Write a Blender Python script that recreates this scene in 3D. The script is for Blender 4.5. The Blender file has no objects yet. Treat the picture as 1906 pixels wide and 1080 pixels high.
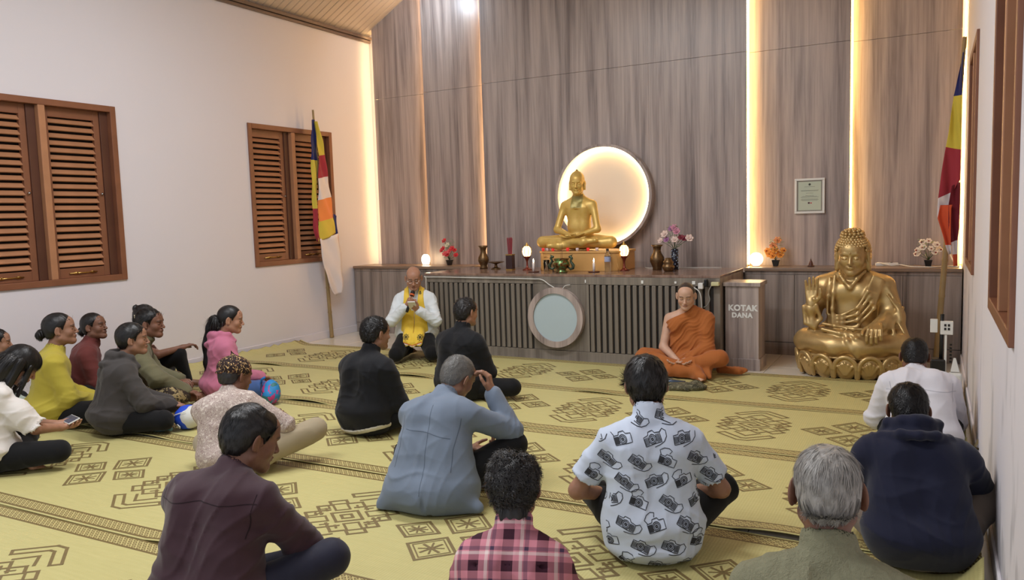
import bpy, bmesh, math, random
import numpy as np
from math import sin, cos, pi, radians
from mathutils import Vector, Matrix

random.seed(7)
RNG = np.random.RandomState(11)
scn = bpy.context.scene
col = scn.collection

# ------------------------------------------------------------------ camera, world, lights, exposure
cam_d = bpy.data.cameras.new('camera'); cam = bpy.data.objects.new('camera', cam_d); col.objects.link(cam)
cam_d.sensor_width = 36.0; cam_d.lens = 36.0 * 1460.0 / 1906.0; cam_d.clip_start = 0.05
_r = Vector((0.88089598, 0.4723667, -0.02986588)); _u = Vector((-0.01769934, 0.09593121, 0.99523059)); _f = Vector((-0.47297886, 0.87616603, -0.092866))
cam.matrix_world = Matrix(((_r.x, _u.x, -_f.x, 0), (_r.y, _u.y, -_f.y, 0), (_r.z, _u.z, -_f.z, 1.45), (0, 0, 0, 1)))
scn.camera = cam

world = bpy.data.worlds.new('world'); scn.world = world; world.use_nodes = True
bg = world.node_tree.nodes['Background']; bg.inputs[0].default_value = (0.78, 0.84, 0.95, 1); bg.inputs[1].default_value = 0.66

def area_light(name, loc, rot, sx, sy, power, color):
    d = bpy.data.lights.new(name, 'AREA'); d.shape = 'RECTANGLE'; d.size = sx; d.size_y = sy; d.energy = power; d.color = color
    o = bpy.data.objects.new(name, d); col.objects.link(o); o.location = loc; o.rotation_euler = rot; return o
area_light('ceiling_light', (-3.3, 1.4, 4.35), (0, 0, 0), 2.4, 0.5, 92, (0.96, 0.97, 1.0))
area_light('ceiling_light', (-3.3, 4.4, 4.35), (0, 0, 0), 2.4, 0.5, 100, (0.96, 0.97, 1.0))
spot = area_light('wall_lamp', (-5.42, 7.80, 4.22), (radians(62), 0, 0), 0.16, 0.16, 7, (0.72, 0.85, 1.0))

scn.view_settings.view_transform = 'Standard'; scn.view_settings.look = 'None'
scn.view_settings.gamma = 1.0; scn.view_settings.use_curve_mapping = False
scn.view_settings.exposure = 0.35

# ------------------------------------------------------------------ colour and materials
def lin(c):
    c = c / 255.0
    return c / 12.92 if c <= 0.04045 else ((c + 0.055) / 1.055) ** 2.4
def rgb(r, g, b): return (lin(r), lin(g), lin(b), 1.0)

class NT:
    """tiny node helper"""
    def __init__(s, name):
        s.m = bpy.data.materials.new(name); s.m.use_nodes = True; s.t = s.m.node_tree
        s.b = s.t.nodes['Principled BSDF']
    def n(s, typ, **kw):
        x = s.t.nodes.new(typ)
        for k, v in kw.items():
            if k.startswith('i_'):
                key = k[2:]; key = int(key) if key.isdigit() else key
                s.set(x.inputs[key], v)
            else: setattr(x, k, v)
        return x
    def set(s, inp, v):
        if hasattr(v, 'links') or isinstance(v, bpy.types.NodeSocket): s.t.links.new(v, inp)
        else: inp.default_value = v
    def math(s, op, a, b=None, c=None):
        x = s.t.nodes.new('ShaderNodeMath'); x.operation = op
        s.set(x.inputs[0], a)
        if b is not None: s.set(x.inputs[1], b)
        if c is not None: s.set(x.inputs[2], c)
        return x.outputs[0]
    def mix(s, f, a, b):
        x = s.t.nodes.new('ShaderNodeMix'); x.data_type = 'RGBA'
        s.set(x.inputs[0], f); s.set(x.inputs[6], a); s.set(x.inputs[7], b)
        return x.outputs[2]
    def coord(s, kind='Object', scale=(1, 1, 1), rot=(0, 0, 0)):
        c = s.n('ShaderNodeTexCoord'); m = s.n('ShaderNodeMapping'); s.t.links.new(c.outputs[kind], m.inputs[0])
        m.inputs['Scale'].default_value = scale; m.inputs['Rotation'].default_value = rot
        return m.outputs[0]
    def noise(s, vec, scale, detail=3, rough=.5, dist=0):
        x = s.n('ShaderNodeTexNoise'); s.set(x.inputs['Vector'], vec); x.inputs['Scale'].default_value = scale
        x.inputs['Detail'].default_value = detail; x.inputs['Roughness'].default_value = rough; x.inputs['Distortion'].default_value = dist
        return x.outputs[0]
    def ramp(s, f, stops):
        x = s.n('ShaderNodeValToRGB'); s.set(x.inputs[0], f); e = x.color_ramp.elements
        while len(e) < len(stops): e.new(.5)
        for el, (p, c) in zip(e, stops): el.position = p; el.color = c
        return x.outputs[0]
    def bump(s, h, strength=.3, dist=.002):
        x = s.n('ShaderNodeBump'); s.set(x.inputs['Height'], h); x.inputs['Strength'].default_value = strength; x.inputs['Distance'].default_value = dist
        s.t.links.new(x.outputs[0], s.b.inputs['Normal'])
    def out(s, color=None, rough=.6, metal=0, spec=.5):
        if color is not None: s.set(s.b.inputs['Base Color'], color)
        s.set(s.b.inputs['Roughness'], rough); s.b.inputs['Metallic'].default_value = metal
        s.b.inputs['Specular IOR Level'].default_value = spec
        return s.m

def scl(c, k): return (c[0] * k, c[1] * k, c[2] * k, 1)
_mc = {}
def plain(name, c, rough=.6, metal=0, spec=.5, var=.12, vscale=12, bump=0, bscale=200):
    if name in _mc: return _mc[name]
    t = NT(name); v = t.coord(); n = t.noise(v, vscale, 4)
    t.out(t.mix(n, scl(c, 1 - var), scl(c, 1 + var)), rough, metal, spec)
    if bump: t.bump(t.noise(v, bscale, 2), bump, .001)
    _mc[name] = t.m; return t.m
def fabric(name, c, rough=.9, var=.10, weave=.25, bscale=450, spec=.25, sheen=.12):
    if name in _mc: return _mc[name]
    t = NT(name); v = t.coord(); n = t.noise(v, 9, 4)
    t.out(t.mix(n, scl(c, 1 - var), scl(c, 1 + var)), rough, 0, spec)
    t.b.inputs['Sheen Weight'].default_value = sheen
    t.bump(t.noise(v, bscale, 2), weave, .0012)
    _mc[name] = t.m; return t.m
def emit(name, c, s):
    t = NT(name); t.out(c, .5); t.b.inputs['Emission Color'].default_value = c; t.b.inputs['Emission Strength'].default_value = s
    return t.m
def glass(name, c=(1, 1, 1, 1), rough=.03, alpha=None):
    t = NT(name); t.out(c, rough); t.b.inputs['Transmission Weight'].default_value = 1.0; t.b.inputs['IOR'].default_value = 1.35
    return t.m

def laminate(name, a, b, c, rough=.32, seed=0):
    t = NT(name)
    co = t.n('ShaderNodeTexCoord'); mp = t.n('ShaderNodeMapping'); t.t.links.new(co.outputs['Object'], mp.inputs[0])
    mp.inputs['Scale'].default_value = (9, 9, .40); mp.inputs['Location'].default_value = (seed, seed * .37, 0)
    mp2 = t.n('ShaderNodeMapping'); t.t.links.new(co.outputs['Object'], mp2.inputs[0]); mp2.inputs['Scale'].default_value = (60, 60, 1.2)
    n1 = t.noise(mp.outputs[0], 1.0, 6, .62, .35); n2 = t.noise(mp2.outputs[0], 1.0, 3, .6)
    f = t.math('ADD', t.math('MULTIPLY', n1, .78), t.math('MULTIPLY', n2, .22))
    cl = t.ramp(f, [(.33, scl(a, .92)), (.43, b), (.52, c), (.64, scl(c, 1.28))])
    t.out(cl, rough, 0, .45); t.bump(n2, .08, .001)
    return t.m

M = {}
M['lam'] = laminate('grey_wood_laminate', rgb(112, 99, 94), rgb(143, 129, 123), rgb(168, 153, 145))
M['lam_dark'] = laminate('dark_wood_laminate', rgb(98, 87, 80), rgb(126, 114, 106), rgb(148, 135, 126), .45, 3)
M['lam_slat'] = laminate('slat_laminate', rgb(92, 83, 74), rgb(112, 103, 92), rgb(126, 117, 105), .5, 5)
M['altar_top'] = laminate('altar_top_laminate', rgb(98, 76, 64), rgb(122, 96, 82), rgb(136, 110, 94), .16, 8)
M['wall'] = plain('white_wall_paint', rgb(218, 213, 217), .75, var=.02, vscale=1.2, bump=.03, bscale=60)
t = NT('scuffed_white_wall_paint'); _v = t.coord(scale=(1, 2.2, .9)); _n = t.noise(_v, 1.9, 3, .5); _s = t.n('ShaderNodeSeparateXYZ'); t.t.links.new(t.coord(), _s.inputs[0])
_g = t.math('MULTIPLY', t.math('GREATER_THAN', 1.15, _s.outputs[2]), t.math('MULTIPLY', t.math('SUBTRACT', 1.15, _s.outputs[2]), 1.6)); _m = t.math('MINIMUM', t.math('MULTIPLY', t.math('MULTIPLY', t.math('MAXIMUM', t.math('SUBTRACT', _n, .56), 0.0), 7.0), _g), .55)
t.out(t.mix(_m, rgb(218, 213, 217), rgb(158, 155, 160)), .75); M['wall_scuffed'] = t.m
M['teak'] = plain('brown_varnished_wood', rgb(128, 82, 58), .35, var=.25, vscale=6)
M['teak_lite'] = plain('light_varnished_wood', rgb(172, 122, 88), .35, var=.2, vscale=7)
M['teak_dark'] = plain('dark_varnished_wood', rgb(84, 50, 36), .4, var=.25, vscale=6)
M['black'] = plain('black_plastic', rgb(22, 21, 22), .4)
M['dark'] = plain('dark_void', rgb(30, 20, 16), .9)
M['white'] = plain('white_plastic', rgb(225, 224, 218), .45, var=.03)
M['brass'] = plain('brass', rgb(205, 168, 96), .28, 1.0)
M['bronze'] = plain('aged_bronze', rgb(110, 86, 58), .38, .85, var=.4, vscale=60, bump=.2, bscale=120)
M['steel'] = plain('steel', rgb(190, 190, 190), .25, 1)
M['skin'] = None

# ------------------------------------------------------------------ mesh builders
def mk(name, verts, faces, mat, parent=None, smooth=False, loc=None):
    me = bpy.data.meshes.new(name)
    me.from_pydata([tuple(map(float, v)) for v in verts], [], faces)
    if smooth: me.polygons.foreach_set('use_smooth', [True] * len(me.polygons))
    for m in (mat if isinstance(mat, (list, tuple)) else [mat]):
        if m: me.materials.append(m)
    o = bpy.data.objects.new(name, me); col.objects.link(o)
    if parent: o.parent = parent
    if loc is not None: o.location = loc
    return o
def mk_np(name, V, Q, mat, parent=None, smooth=True, colors=None, mi=None):
    V = np.asarray(V, np.float32); Q = np.asarray(Q, np.int32)
    me = bpy.data.meshes.new(name); me.vertices.add(len(V)); me.vertices.foreach_set('co', V.ravel())
    k = Q.shape[1]; me.loops.add(Q.size); me.loops.foreach_set('vertex_index', Q.ravel())
    me.polygons.add(len(Q)); me.polygons.foreach_set('loop_start', np.arange(0, Q.size, k, dtype=np.int32))
    if smooth: me.polygons.foreach_set('use_smooth', np.ones(len(Q), bool))
    for m in (mat if isinstance(mat, (list, tuple)) else [mat]):
        if m: me.materials.append(m)
    if mi is not None: me.polygons.foreach_set('material_index', np.asarray(mi, np.int32))
    if colors is not None:
        a = me.color_attributes.new('Col', 'FLOAT_COLOR', 'POINT'); a.data.foreach_set('color', np.asarray(colors, np.float32).ravel())
    me.update(calc_edges=True); me.validate()
    o = bpy.data.objects.new(name, me); col.objects.link(o)
    if parent: o.parent = parent
    return o
class MB:
    def __init__(s): s.v = []; s.f = []
    def add(s, v, f):
        n = len(s.v); s.v += list(v); s.f += [tuple(i + n for i in q) for q in f]; return s
    def box(s, c, d, R=None):
        x, y, z = d[0] / 2, d[1] / 2, d[2] / 2
        v = [Vector(p) for p in [(-x, -y, -z), (x, -y, -z), (x, y, -z), (-x, y, -z), (-x, -y, z), (x, -y, z), (x, y, z), (-x, y, z)]]
        if R is not None: v = [R @ p for p in v]
        v = [p + Vector(c) for p in v]
        return s.add(v, [(0, 3, 2, 1), (4, 5, 6, 7), (0, 1, 5, 4), (1, 2, 6, 5), (2, 3, 7, 6), (3, 0, 4, 7)])
    def bb(s, x0, x1, y0, y1, z0, z1): return s.box(((x0 + x1) / 2, (y0 + y1) / 2, (z0 + z1) / 2), (abs(x1 - x0), abs(y1 - y0), abs(z1 - z0)))
    def tube(s, pts, rad, n=8, cap=True):
        pts = [Vector(p) for p in pts]; m = len(pts)
        if not hasattr(rad, '__len__'): rad = [rad] * m
        V = []; up = Vector((0, 0, 1)); a = None
        for i, p in enumerate(pts):
            t = (pts[min(i + 1, m - 1)] - pts[max(i - 1, 0)]).normalized()
            if a is None:
                a = t.cross(up if abs(t.z) < .9 else Vector((1, 0, 0))).normalized()
            a = (a - t * a.dot(t)).normalized(); b = t.cross(a)
            for k in range(n):
                w = 2 * pi * k / n; V.append(p + (a * cos(w) + b * sin(w)) * rad[i])
        F = [(i * n + k, i * n + (k + 1) % n, (i + 1) * n + (k + 1) % n, (i + 1) * n + k) for i in range(m - 1) for k in range(n)]
        if cap: F += [tuple(range(n - 1, -1, -1)), tuple((m - 1) * n + k for k in range(n))]
        return s.add(V, F)
    def lathe(s, prof, n=24, c=(0, 0, 0)):
        V = []; 
        for r, z in prof:
            for k in range(n):
                w = 2 * pi * k / n; V.append((c[0] + r * cos(w), c[1] + r * sin(w), c[2] + z))
        m = len(prof)
        F = [(i * n + k, i * n + (k + 1) % n, (i + 1) * n + (k + 1) % n, (i + 1) * n + k) for i in range(m - 1) for k in range(n)]
        F += [tuple(range(n - 1, -1, -1)), tuple((m - 1) * n + k for k in range(n))]
        return s.add(V, F)
    def ball(s, c, r, n=10, m=7, R=None):
        if not hasattr(r, '__len__'): r = (r, r, r)
        V = []
        for i in range(m + 1):
            a = pi * i / m
            for k in range(n):
                w = 2 * pi * k / n; p = Vector((r[0] * sin(a) * cos(w), r[1] * sin(a) * sin(w), -r[2] * cos(a)))
                if R is not None: p = R @ p
                V.append(p + Vector(c))
        F = [(i * n + k, i * n + (k + 1) % n, (i + 1) * n + (k + 1) % n, (i + 1) * n + k) for i in range(m) for k in range(n)]
        return s.add(V, F)
    def build(s, name, mat, parent=None, smooth=False, bevel=0, loc=None):
        o = mk(name, s.v, s.f, mat, parent, smooth, loc)
        if bevel:
            b = o.modifiers.new('bevel', 'BEVEL'); b.width = bevel; b.segments = 2; b.limit_method = 'ANGLE'
        return o
def tag(o, label=None, cat=None, group=None, kind=None):
    if label: o['label'] = label
    if cat: o['category'] = cat
    if group: o['group'] = group
    if kind: o['kind'] = kind
    return o
def thing(name, label, cat, loc=(0, 0, 0), rz=0, group=None):
    o = bpy.data.objects.new(name, None); col.objects.link(o); o.location = loc; o.rotation_euler = (0, 0, rz); o.empty_display_size = .1
    return tag(o, label, cat, group)
def struct(o): o['kind'] = 'structure'; return o
# ------------------------------------------------------------------ signed distance modelling of organic shapes
def nv(a): a = np.asarray(a, float); return a / (np.linalg.norm(a) + 1e-12)
def A3(*a): return np.array(a, float)
def rotx(a): c, s = cos(a), sin(a); return np.array([[1, 0, 0], [0, c, -s], [0, s, c]])
def roty(a): c, s = cos(a), sin(a); return np.array([[c, 0, s], [0, 1, 0], [-s, 0, c]])
def rotz(a): c, s = cos(a), sin(a); return np.array([[c, -s, 0], [s, c, 0], [0, 0, 1]])
def rc(a, b, ra, rb=None, k=.03, op='u'): return ('rc', np.array(a, float), np.array(b, float), ra, ra if rb is None else rb, k, op)
def el(c, r, R=None, k=.03, op='u'): return ('el', np.array(c, float), np.array(r, float), np.eye(3) if R is None else R, k, op)
def pl(p, n, k=.004): n = nv(n); return ('pl', np.array(p, float), n, k, 'i')       # keep the side n points away from
def xf(prims, R, t, s=1.0):
    o = []
    for p in prims:
        if p[0] == 'rc': o.append(('rc', R @ p[1] * s + t, R @ p[2] * s + t, p[3] * s, p[4] * s, p[5] * s, p[6]))
        elif p[0] == 'el': o.append(('el', R @ p[1] * s + t, p[2] * s, R @ p[3], p[4] * s, p[5]))
        else: o.append(('pl', R @ p[1] * s + t, R @ p[2], p[3], 'i'))
    return o
class Field:
    def __init__(s, lo, hi, h):
        s.lo = np.array(lo, float); s.h = h; s.n = np.maximum(4, np.ceil((np.array(hi) - s.lo) / h).astype(int) + 1)
        s.ax = [(s.lo[i] + h * np.arange(s.n[i])).astype(np.float32) for i in range(3)]
        s.D = np.full(s.n, .25, np.float32)
    def sub(s, lo, hi, m):
        a = np.clip(np.floor((lo - m - s.lo) / s.h).astype(int), 0, s.n); b = np.clip(np.ceil((hi + m - s.lo) / s.h).astype(int) + 1, 0, s.n)
        if (b <= a).any(): return None
        sl = tuple(slice(a[i], b[i]) for i in range(3))
        X = s.ax[0][sl[0]][:, None, None]; Y = s.ax[1][sl[1]][None, :, None]; Z = s.ax[2][sl[2]][None, None, :]
        return sl, X, Y, Z
    def add(s, p):
        t = p[0]
        if t == 'rc':
            _, a, b, ra, rb, k, op = p; R = max(ra, rb); q = s.sub(np.minimum(a, b) - R, np.maximum(a, b) + R, k + 2.5 * s.h)
            if q is None: return
            sl, X, Y, Z = q; ab = b - a; L = float(ab @ ab) + 1e-12
            x = X - a[0]; y = Y - a[1]; z = Z - a[2]
            tt = np.clip((x * ab[0] + y * ab[1] + z * ab[2]) / L, 0, 1)
            d = np.sqrt((x - tt * ab[0]) ** 2 + (y - tt * ab[1]) ** 2 + (z - tt * ab[2]) ** 2) - (ra + (rb - ra) * tt)
        elif t == 'el':
            _, c, r, Rm, k, op = p; R = float(max(r)); ext = np.sqrt(((Rm * r) ** 2).sum(1))
            q = s.sub(c - ext, c + ext, k + 2.5 * s.h)
            if q is None: return
            sl, X, Y, Z = q; x = X - c[0]; y = Y - c[1]; z = Z - c[2]
            u = [(x * Rm[0, i] + y * Rm[1, i] + z * Rm[2, i]) / r[i] for i in range(3)]
            k0 = np.sqrt(u[0] ** 2 + u[1] ** 2 + u[2] ** 2); k1 = np.sqrt((u[0] / r[0]) ** 2 + (u[1] / r[1]) ** 2 + (u[2] / r[2]) ** 2)
            d = k0 * (k0 - 1) / np.maximum(k1, 1e-6)
        else:
            _, c, n, k, op = p
            d = (s.ax[0][:, None, None] - c[0]) * n[0] + (s.ax[1][None, :, None] - c[1]) * n[1] + (s.ax[2][None, None, :] - c[2]) * n[2]
            s.D = np.maximum(s.D, d.astype(np.float32)); return
        D = s.D[sl]
        if op == 's':
            d = -d; hh = np.maximum(k - np.abs(D - d), 0) / k if k > 0 else 0
            s.D[sl] = np.maximum(D, d) + hh * hh * k * .25
        else:
            hh = np.maximum(k - np.abs(D - d), 0) / k if k > 0 else 0
            s.D[sl] = np.minimum(D, d) - hh * hh * k * .25
    def fn(s, f):
        X = s.ax[0][:, None, None]; Y = s.ax[1][None, :, None]; Z = s.ax[2][None, None, :]
        s.D = f(s.D, X, Y, Z).astype(np.float32)
    def mesh(s):
        D = s.D.copy(); D[0] = D[-1] = np.maximum(D[0], .01); D[0] = .01; D[-1] = .01; D[:, 0] = .01; D[:, -1] = .01; D[:, :, 0] = .01; D[:, :, -1] = .01
        I = D < 0; nx, ny, nz = D.shape
        c = np.zeros((nx - 1, ny - 1, nz - 1), np.int8)
        cs = [(i, j, k) for i in (0, 1) for j in (0, 1) for k in (0, 1)]
        for i, j, k in cs: c += I[i:nx - 1 + i, j:ny - 1 + j, k:nz - 1 + k]
        act = np.argwhere((c > 0) & (c < 8))
        if len(act) == 0: return np.zeros((0, 3)), np.zeros((0, 4), int)
        idx = np.full(c.shape, -1, np.int32); idx[tuple(act.T)] = np.arange(len(act))
        val = {q: D[act[:, 0] + q[0], act[:, 1] + q[1], act[:, 2] + q[2]] for q in cs}
        acc = np.zeros((len(act), 3)); cnt = np.zeros(len(act))
        for q in cs:
            for ax in range(3):
                if q[ax] == 0:
                    w = list(q); w[ax] = 1; w = tuple(w); a = val[q]; b = val[w]; m = (a < 0) != (b < 0)
                    t = np.where(m, a / np.where(m, a - b, 1), 0)
                    P = np.array(q, float)[None].repeat(len(act), 0); P[:, ax] += t
                    acc += P * m[:, None]; cnt += m
        V = s.lo + (act + acc / cnt[:, None]) * s.h
        Q = []
        for ax in range(3):
            sl0 = [slice(1, -1)] * 3; sl1 = [slice(1, -1)] * 3; sl0[ax] = slice(0, -1); sl1[ax] = slice(1, None)
            a = I[tuple(sl0)]; b = I[tuple(sl1)]; e = np.argwhere(a != b)
            if len(e) == 0: continue
            fl = a[tuple(e.T)]
            off = [1, 1, 1]; off[ax] = 0; g = e + np.array(off)
            u, v = [(1, 2), (2, 0), (0, 1)][ax]
            def at(du, dv):
                w = g.copy(); w[:, u] -= du; w[:, v] -= dv; return idx[w[:, 0], w[:, 1], w[:, 2]]
            q = np.stack([at(1, 1), at(0, 1), at(0, 0), at(1, 0)], 1)
            q[~fl] = q[~fl][:, ::-1]; Q.append(q)
        return V, np.concatenate(Q)
def bounds(prims, pad=.02):
    lo = np.full(3, 1e9); hi = -lo
    for p in prims:
        if p[0] == 'rc' and p[6] == 'u':
            for q, r in ((p[1], p[3]), (p[2], p[4])): lo = np.minimum(lo, q - r); hi = np.maximum(hi, q + r)
        elif p[0] == 'el' and p[5] == 'u':
            e = np.sqrt(((p[3] * p[2]) ** 2).sum(1)); lo = np.minimum(lo, p[1] - e); hi = np.maximum(hi, p[1] + e)
    return lo - pad, hi + pad
def sdf_mesh(prims, h, lo=None, hi=None, fns=(), floor=None):
    l, u = bounds(prims)
    if lo is not None: l = np.maximum(l, lo)
    if hi is not None: u = np.minimum(u, hi)
    F = Field(l, u, h)
    for p in prims:
        if p[0] != 'pl': F.add(p)
    for f in fns: F.fn(f)
    for p in prims:
        if p[0] == 'pl': F.add(p)
    if floor is not None: F.add(pl((0, 0, floor), (0, 0, -1)))
    return F.mesh()
def vnormals(V, Q):
    a = V[Q[:, 0]]; n = np.cross(V[Q[:, 2]] - a, V[Q[:, 3]] - V[Q[:, 1]]); N = np.zeros_like(V)
    for i in range(4): np.add.at(N, Q[:, i], n)
    return N / (np.linalg.norm(N, axis=1, keepdims=True) + 1e-12)
def join(parts):
    V = []; Q = []; C = []; n = 0
    for p in parts:
        V.append(p[0]); Q.append(p[1] + n); n += len(p[0])
        if len(p) > 2: C.append(p[2])
    return (np.concatenate(V), np.concatenate(Q)) + ((np.concatenate(C),) if C else ())
def wrinkle(seed, amp=.004, freq=16, dirv=(1, .3, .6), zlo=None, stretch=.35):
    """cloth relief: warped ridges running across dirv, their depth varying over the cloth"""
    r = np.random.RandomState(seed); ph = r.rand(8) * 6.28; dv = nv(dirv); ot = nv(np.cross(dv, (0.2, 1, .1)))
    def f(D, X, Y, Z):
        a = X * dv[0] + Y * dv[1] + Z * dv[2]; b = X * ot[0] + Y * ot[1] + Z * ot[2]
        w = .05 * np.sin(b * 9 + ph[0]) + .035 * np.sin(b * 17 + a * 6 + ph[1]) + .02 * np.sin(X * 23 + ph[2])
        s = np.sin((a + w) * freq * 2 + ph[3]); s = 1 - np.abs(s)
        g = .5 + .5 * np.sin(b * 11 + ph[4] + 3 * np.sin(a * 7 + ph[5]))
        s2 = np.sin(X * 31 + ph[6] + 2 * np.sin(Z * 19)) * np.sin(Z * 27 + Y * 21 + ph[7])
        return D - amp * (s * s * g * 1.6 - .5) - amp * .25 * s2
    return f

def folds(p, amp, seed):
    """creases radiating from the armpits, gathering at the elbows and the waist"""
    r = np.random.RandomState(seed + 900); ph = r.rand(12) * 6.28
    def ridge(x): v = 1 - np.abs(np.sin(x)); return v * v
    def f(D, X, Y, Z):
        out = np.zeros(np.broadcast(X, Y, Z).shape, np.float32)
        for i, (sh, el_, s) in enumerate(((p.shl, p.ell, -1), (p.shr, p.elr, 1))):
            a = sh + p.Rt @ A3(-s * .045, 0, -.09); dx = (X - a[0]) * -s; dz = Z - a[2]; rr = np.sqrt(dx * dx + dz * dz + (Y - a[1]) ** 2 * .3)
            th = np.arctan2(dz, dx + .02); out += ridge(th * 3.4 + ph[i] + 5 * rr) * np.exp(-(rr / .19) ** 2) * np.clip(rr / .14, 0, 1) ** 2
            d = np.sqrt((X - el_[0]) ** 2 + (Y - el_[1]) ** 2 + (Z - el_[2]) ** 2); ax = nv(el_ - sh); t = (X - el_[0]) * ax[0] + (Y - el_[1]) * ax[1] + (Z - el_[2]) * ax[2]
            out += .8 * ridge(t * 62 + ph[3 + i] + 1.2 * np.sin(X * 30 + Y * 26)) * np.exp(-(d / .10) ** 2)
        wz = p.pel[2] + .10; out += .9 * ridge((Z + .05 * np.sin(X * 7 + ph[6]) + .03 * np.sin(X * 15 + Y * 9 + ph[7])) * 40) * np.exp(-((Z - wz) / .075) ** 2) * (.45 + .55 * np.sin(X * 8 + ph[8]))
        return D - amp * (out - .25)
    return f
# ---- hair strands: thin tapered blades growing from a surface
def strands(P, N, T, n, length, width, lift=.25, jit=.25, curl=0, seed=1, droop=0, bend=.085):
    r = np.random.RandomState(seed); i = r.randint(0, len(P), n); p = P[i].copy(); nn = N[i]; t = T[i] + r.randn(n, 3) * jit
    t -= nn * (t * nn).sum(1, keepdims=True); t /= np.linalg.norm(t, axis=1, keepdims=True) + 1e-9
    s = np.cross(nn, t); L = length * (.6 + .8 * r.rand(n, 1)); seg = 4; W = width * (.6 + .8 * r.rand(n, 1)); rows = []
    ph = r.rand(n, 1) * 6.28; p = p - nn * .002
    for k in range(seg + 1):
        u = k / seg; c = p + t * L * u - nn * (L * u) ** 2 / (2 * bend) + nn * L * lift * sin(u * pi * .75) + np.array([0, 0, -1.]) * droop * u * u * L
        if curl: c = c + (s * np.sin(ph + u * 6.0) + nn * (1 + np.cos(ph + u * 6.0)) * .6) * curl
        w = W * (1 - u) ** .7 + .0002; rows += [c - s * w, c + s * w]
    V = np.stack(rows, 1).reshape(-1, 3); b = (np.arange(n) * (2 * (seg + 1)))[:, None]
    Q = np.concatenate([b + np.array([2 * k, 2 * k + 1, 2 * k + 3, 2 * k + 2]) for k in range(seg)])
    return V, Q

# ------------------------------------------------------------------ skin, hair materials
def vcol_mat(name, rough=.5, spec=.4, sss=.0, bump=0, bs=300):
    t = NT(name); a = t.n('ShaderNodeAttribute', attribute_name='Col')
    v = t.coord(); n = t.noise(v, 25, 4)
    c = t.mix(.12, a.outputs['Color'], t.ramp(n, [(.3, (0, 0, 0, 1)), (.7, (.9, .6, .5, 1))]))
    t.out(t.mix(.55, a.outputs['Color'], c), rough, 0, spec)
    if sss: t.b.inputs['Subsurface Weight'].default_value = sss; t.b.inputs['Subsurface Radius'].default_value = (.01, .004, .002)
    if bump: t.bump(t.noise(v, bs, 2), bump, .0006)
    return t.m
M['skin'] = vcol_mat('skin', .5, .4, .12, .12)
def hairmat(name, c, var=.35, rough=.42):
    if name in _mc: return _mc[name]
    t = NT(name); v = t.coord(scale=(1, 1, .3)); n = t.noise(v, 130, 3, .6)
    t.out(t.mix(n, scl(c, 1 - var), scl(c, 1 + var)), rough, 0, .45); _mc[name] = t.m; return t.m
H_BLACK = lambda: hairmat('black_hair', rgb(24, 21, 20))
H_DARK = lambda: hairmat('dark_brown_hair', rgb(36, 28, 25))

# ------------------------------------------------------------------ hands
def hand(wr, d, n, side, s=1.0, curl=.5, spread=.10, thumb=.6, curls=None, r=1.0):
    """wrist, pointing direction, palm normal (towards the palm side), side: +1 right hand, -1 left"""
    d = nv(d); n = nv(np.asarray(n, float) - d * (np.dot(n, d))); x = np.cross(d, n) * side     # x towards the thumb
    wr = np.asarray(wr, float); P = []
    base = [wr + d * .086 * s + x * (.030 - .0195 * i) * s - n * (.002 + .002 * abs(i - 1.3)) * s for i in range(4)]
    for i, b in enumerate(base): P.append(rc(wr + x * (.014 - .009 * i) * s + d * .005 * s, b, .0145 * s * r, .0098 * s * r, .012))
    P.append(rc(wr - d * .02 * s, wr + d * .02 * s, .0225 * s, .02 * s, .02))
    P.append(el(wr + d * .04 * s + x * .022 * s + n * .008 * s, A3(.014, .02, .014) * s, None, .02))
    ln = [(.040, .025, .019), (.045, .028, .020), (.041, .026, .020), (.032, .020, .018)]
    for i, b in enumerate(base):
        c = curls[i] if curls else curl * (1 + .1 * i); ang = (1.5 - i) * spread; dd = nv(d * cos(ang) + x * sin(ang)); p = b; a = 0
        for j, L in enumerate(ln[i]):
            a += c * (.75, 1.0, .8)[j]; v = dd * cos(a) + n * sin(a); q = p + v * L * s
            P.append(rc(p, q, (.0092, .0084, .0077)[j] * s * r, (.0086, .0078, .0066)[j] * s * r, .003)); p = q
    tb = wr + d * .022 * s + x * .026 * s + n * .004 * s
    t1 = tb + nv(d * .75 + x * (.75 - .3 * thumb) + n * .5 * thumb) * .040 * s; t2 = t1 + nv(d * .9 + x * (.4 - .5 * thumb) + n * .5 * thumb) * .031 * s; t3 = t2 + nv(d * 1 + x * (.1 - .6 * thumb) + n * .4 * thumb) * .024 * s
    P += [rc(wr + d * .01 * s + x * .012 * s, tb, .016 * s, .0135 * s, .012), rc(tb, t1, .0135 * s * r, .0105 * s * r, .010), rc(t1, t2, .0102 * s * r, .0094 * s * r, .004), rc(t2, t3, .0094 * s * r, .0076 * s * r, .003)]
    return P

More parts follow.
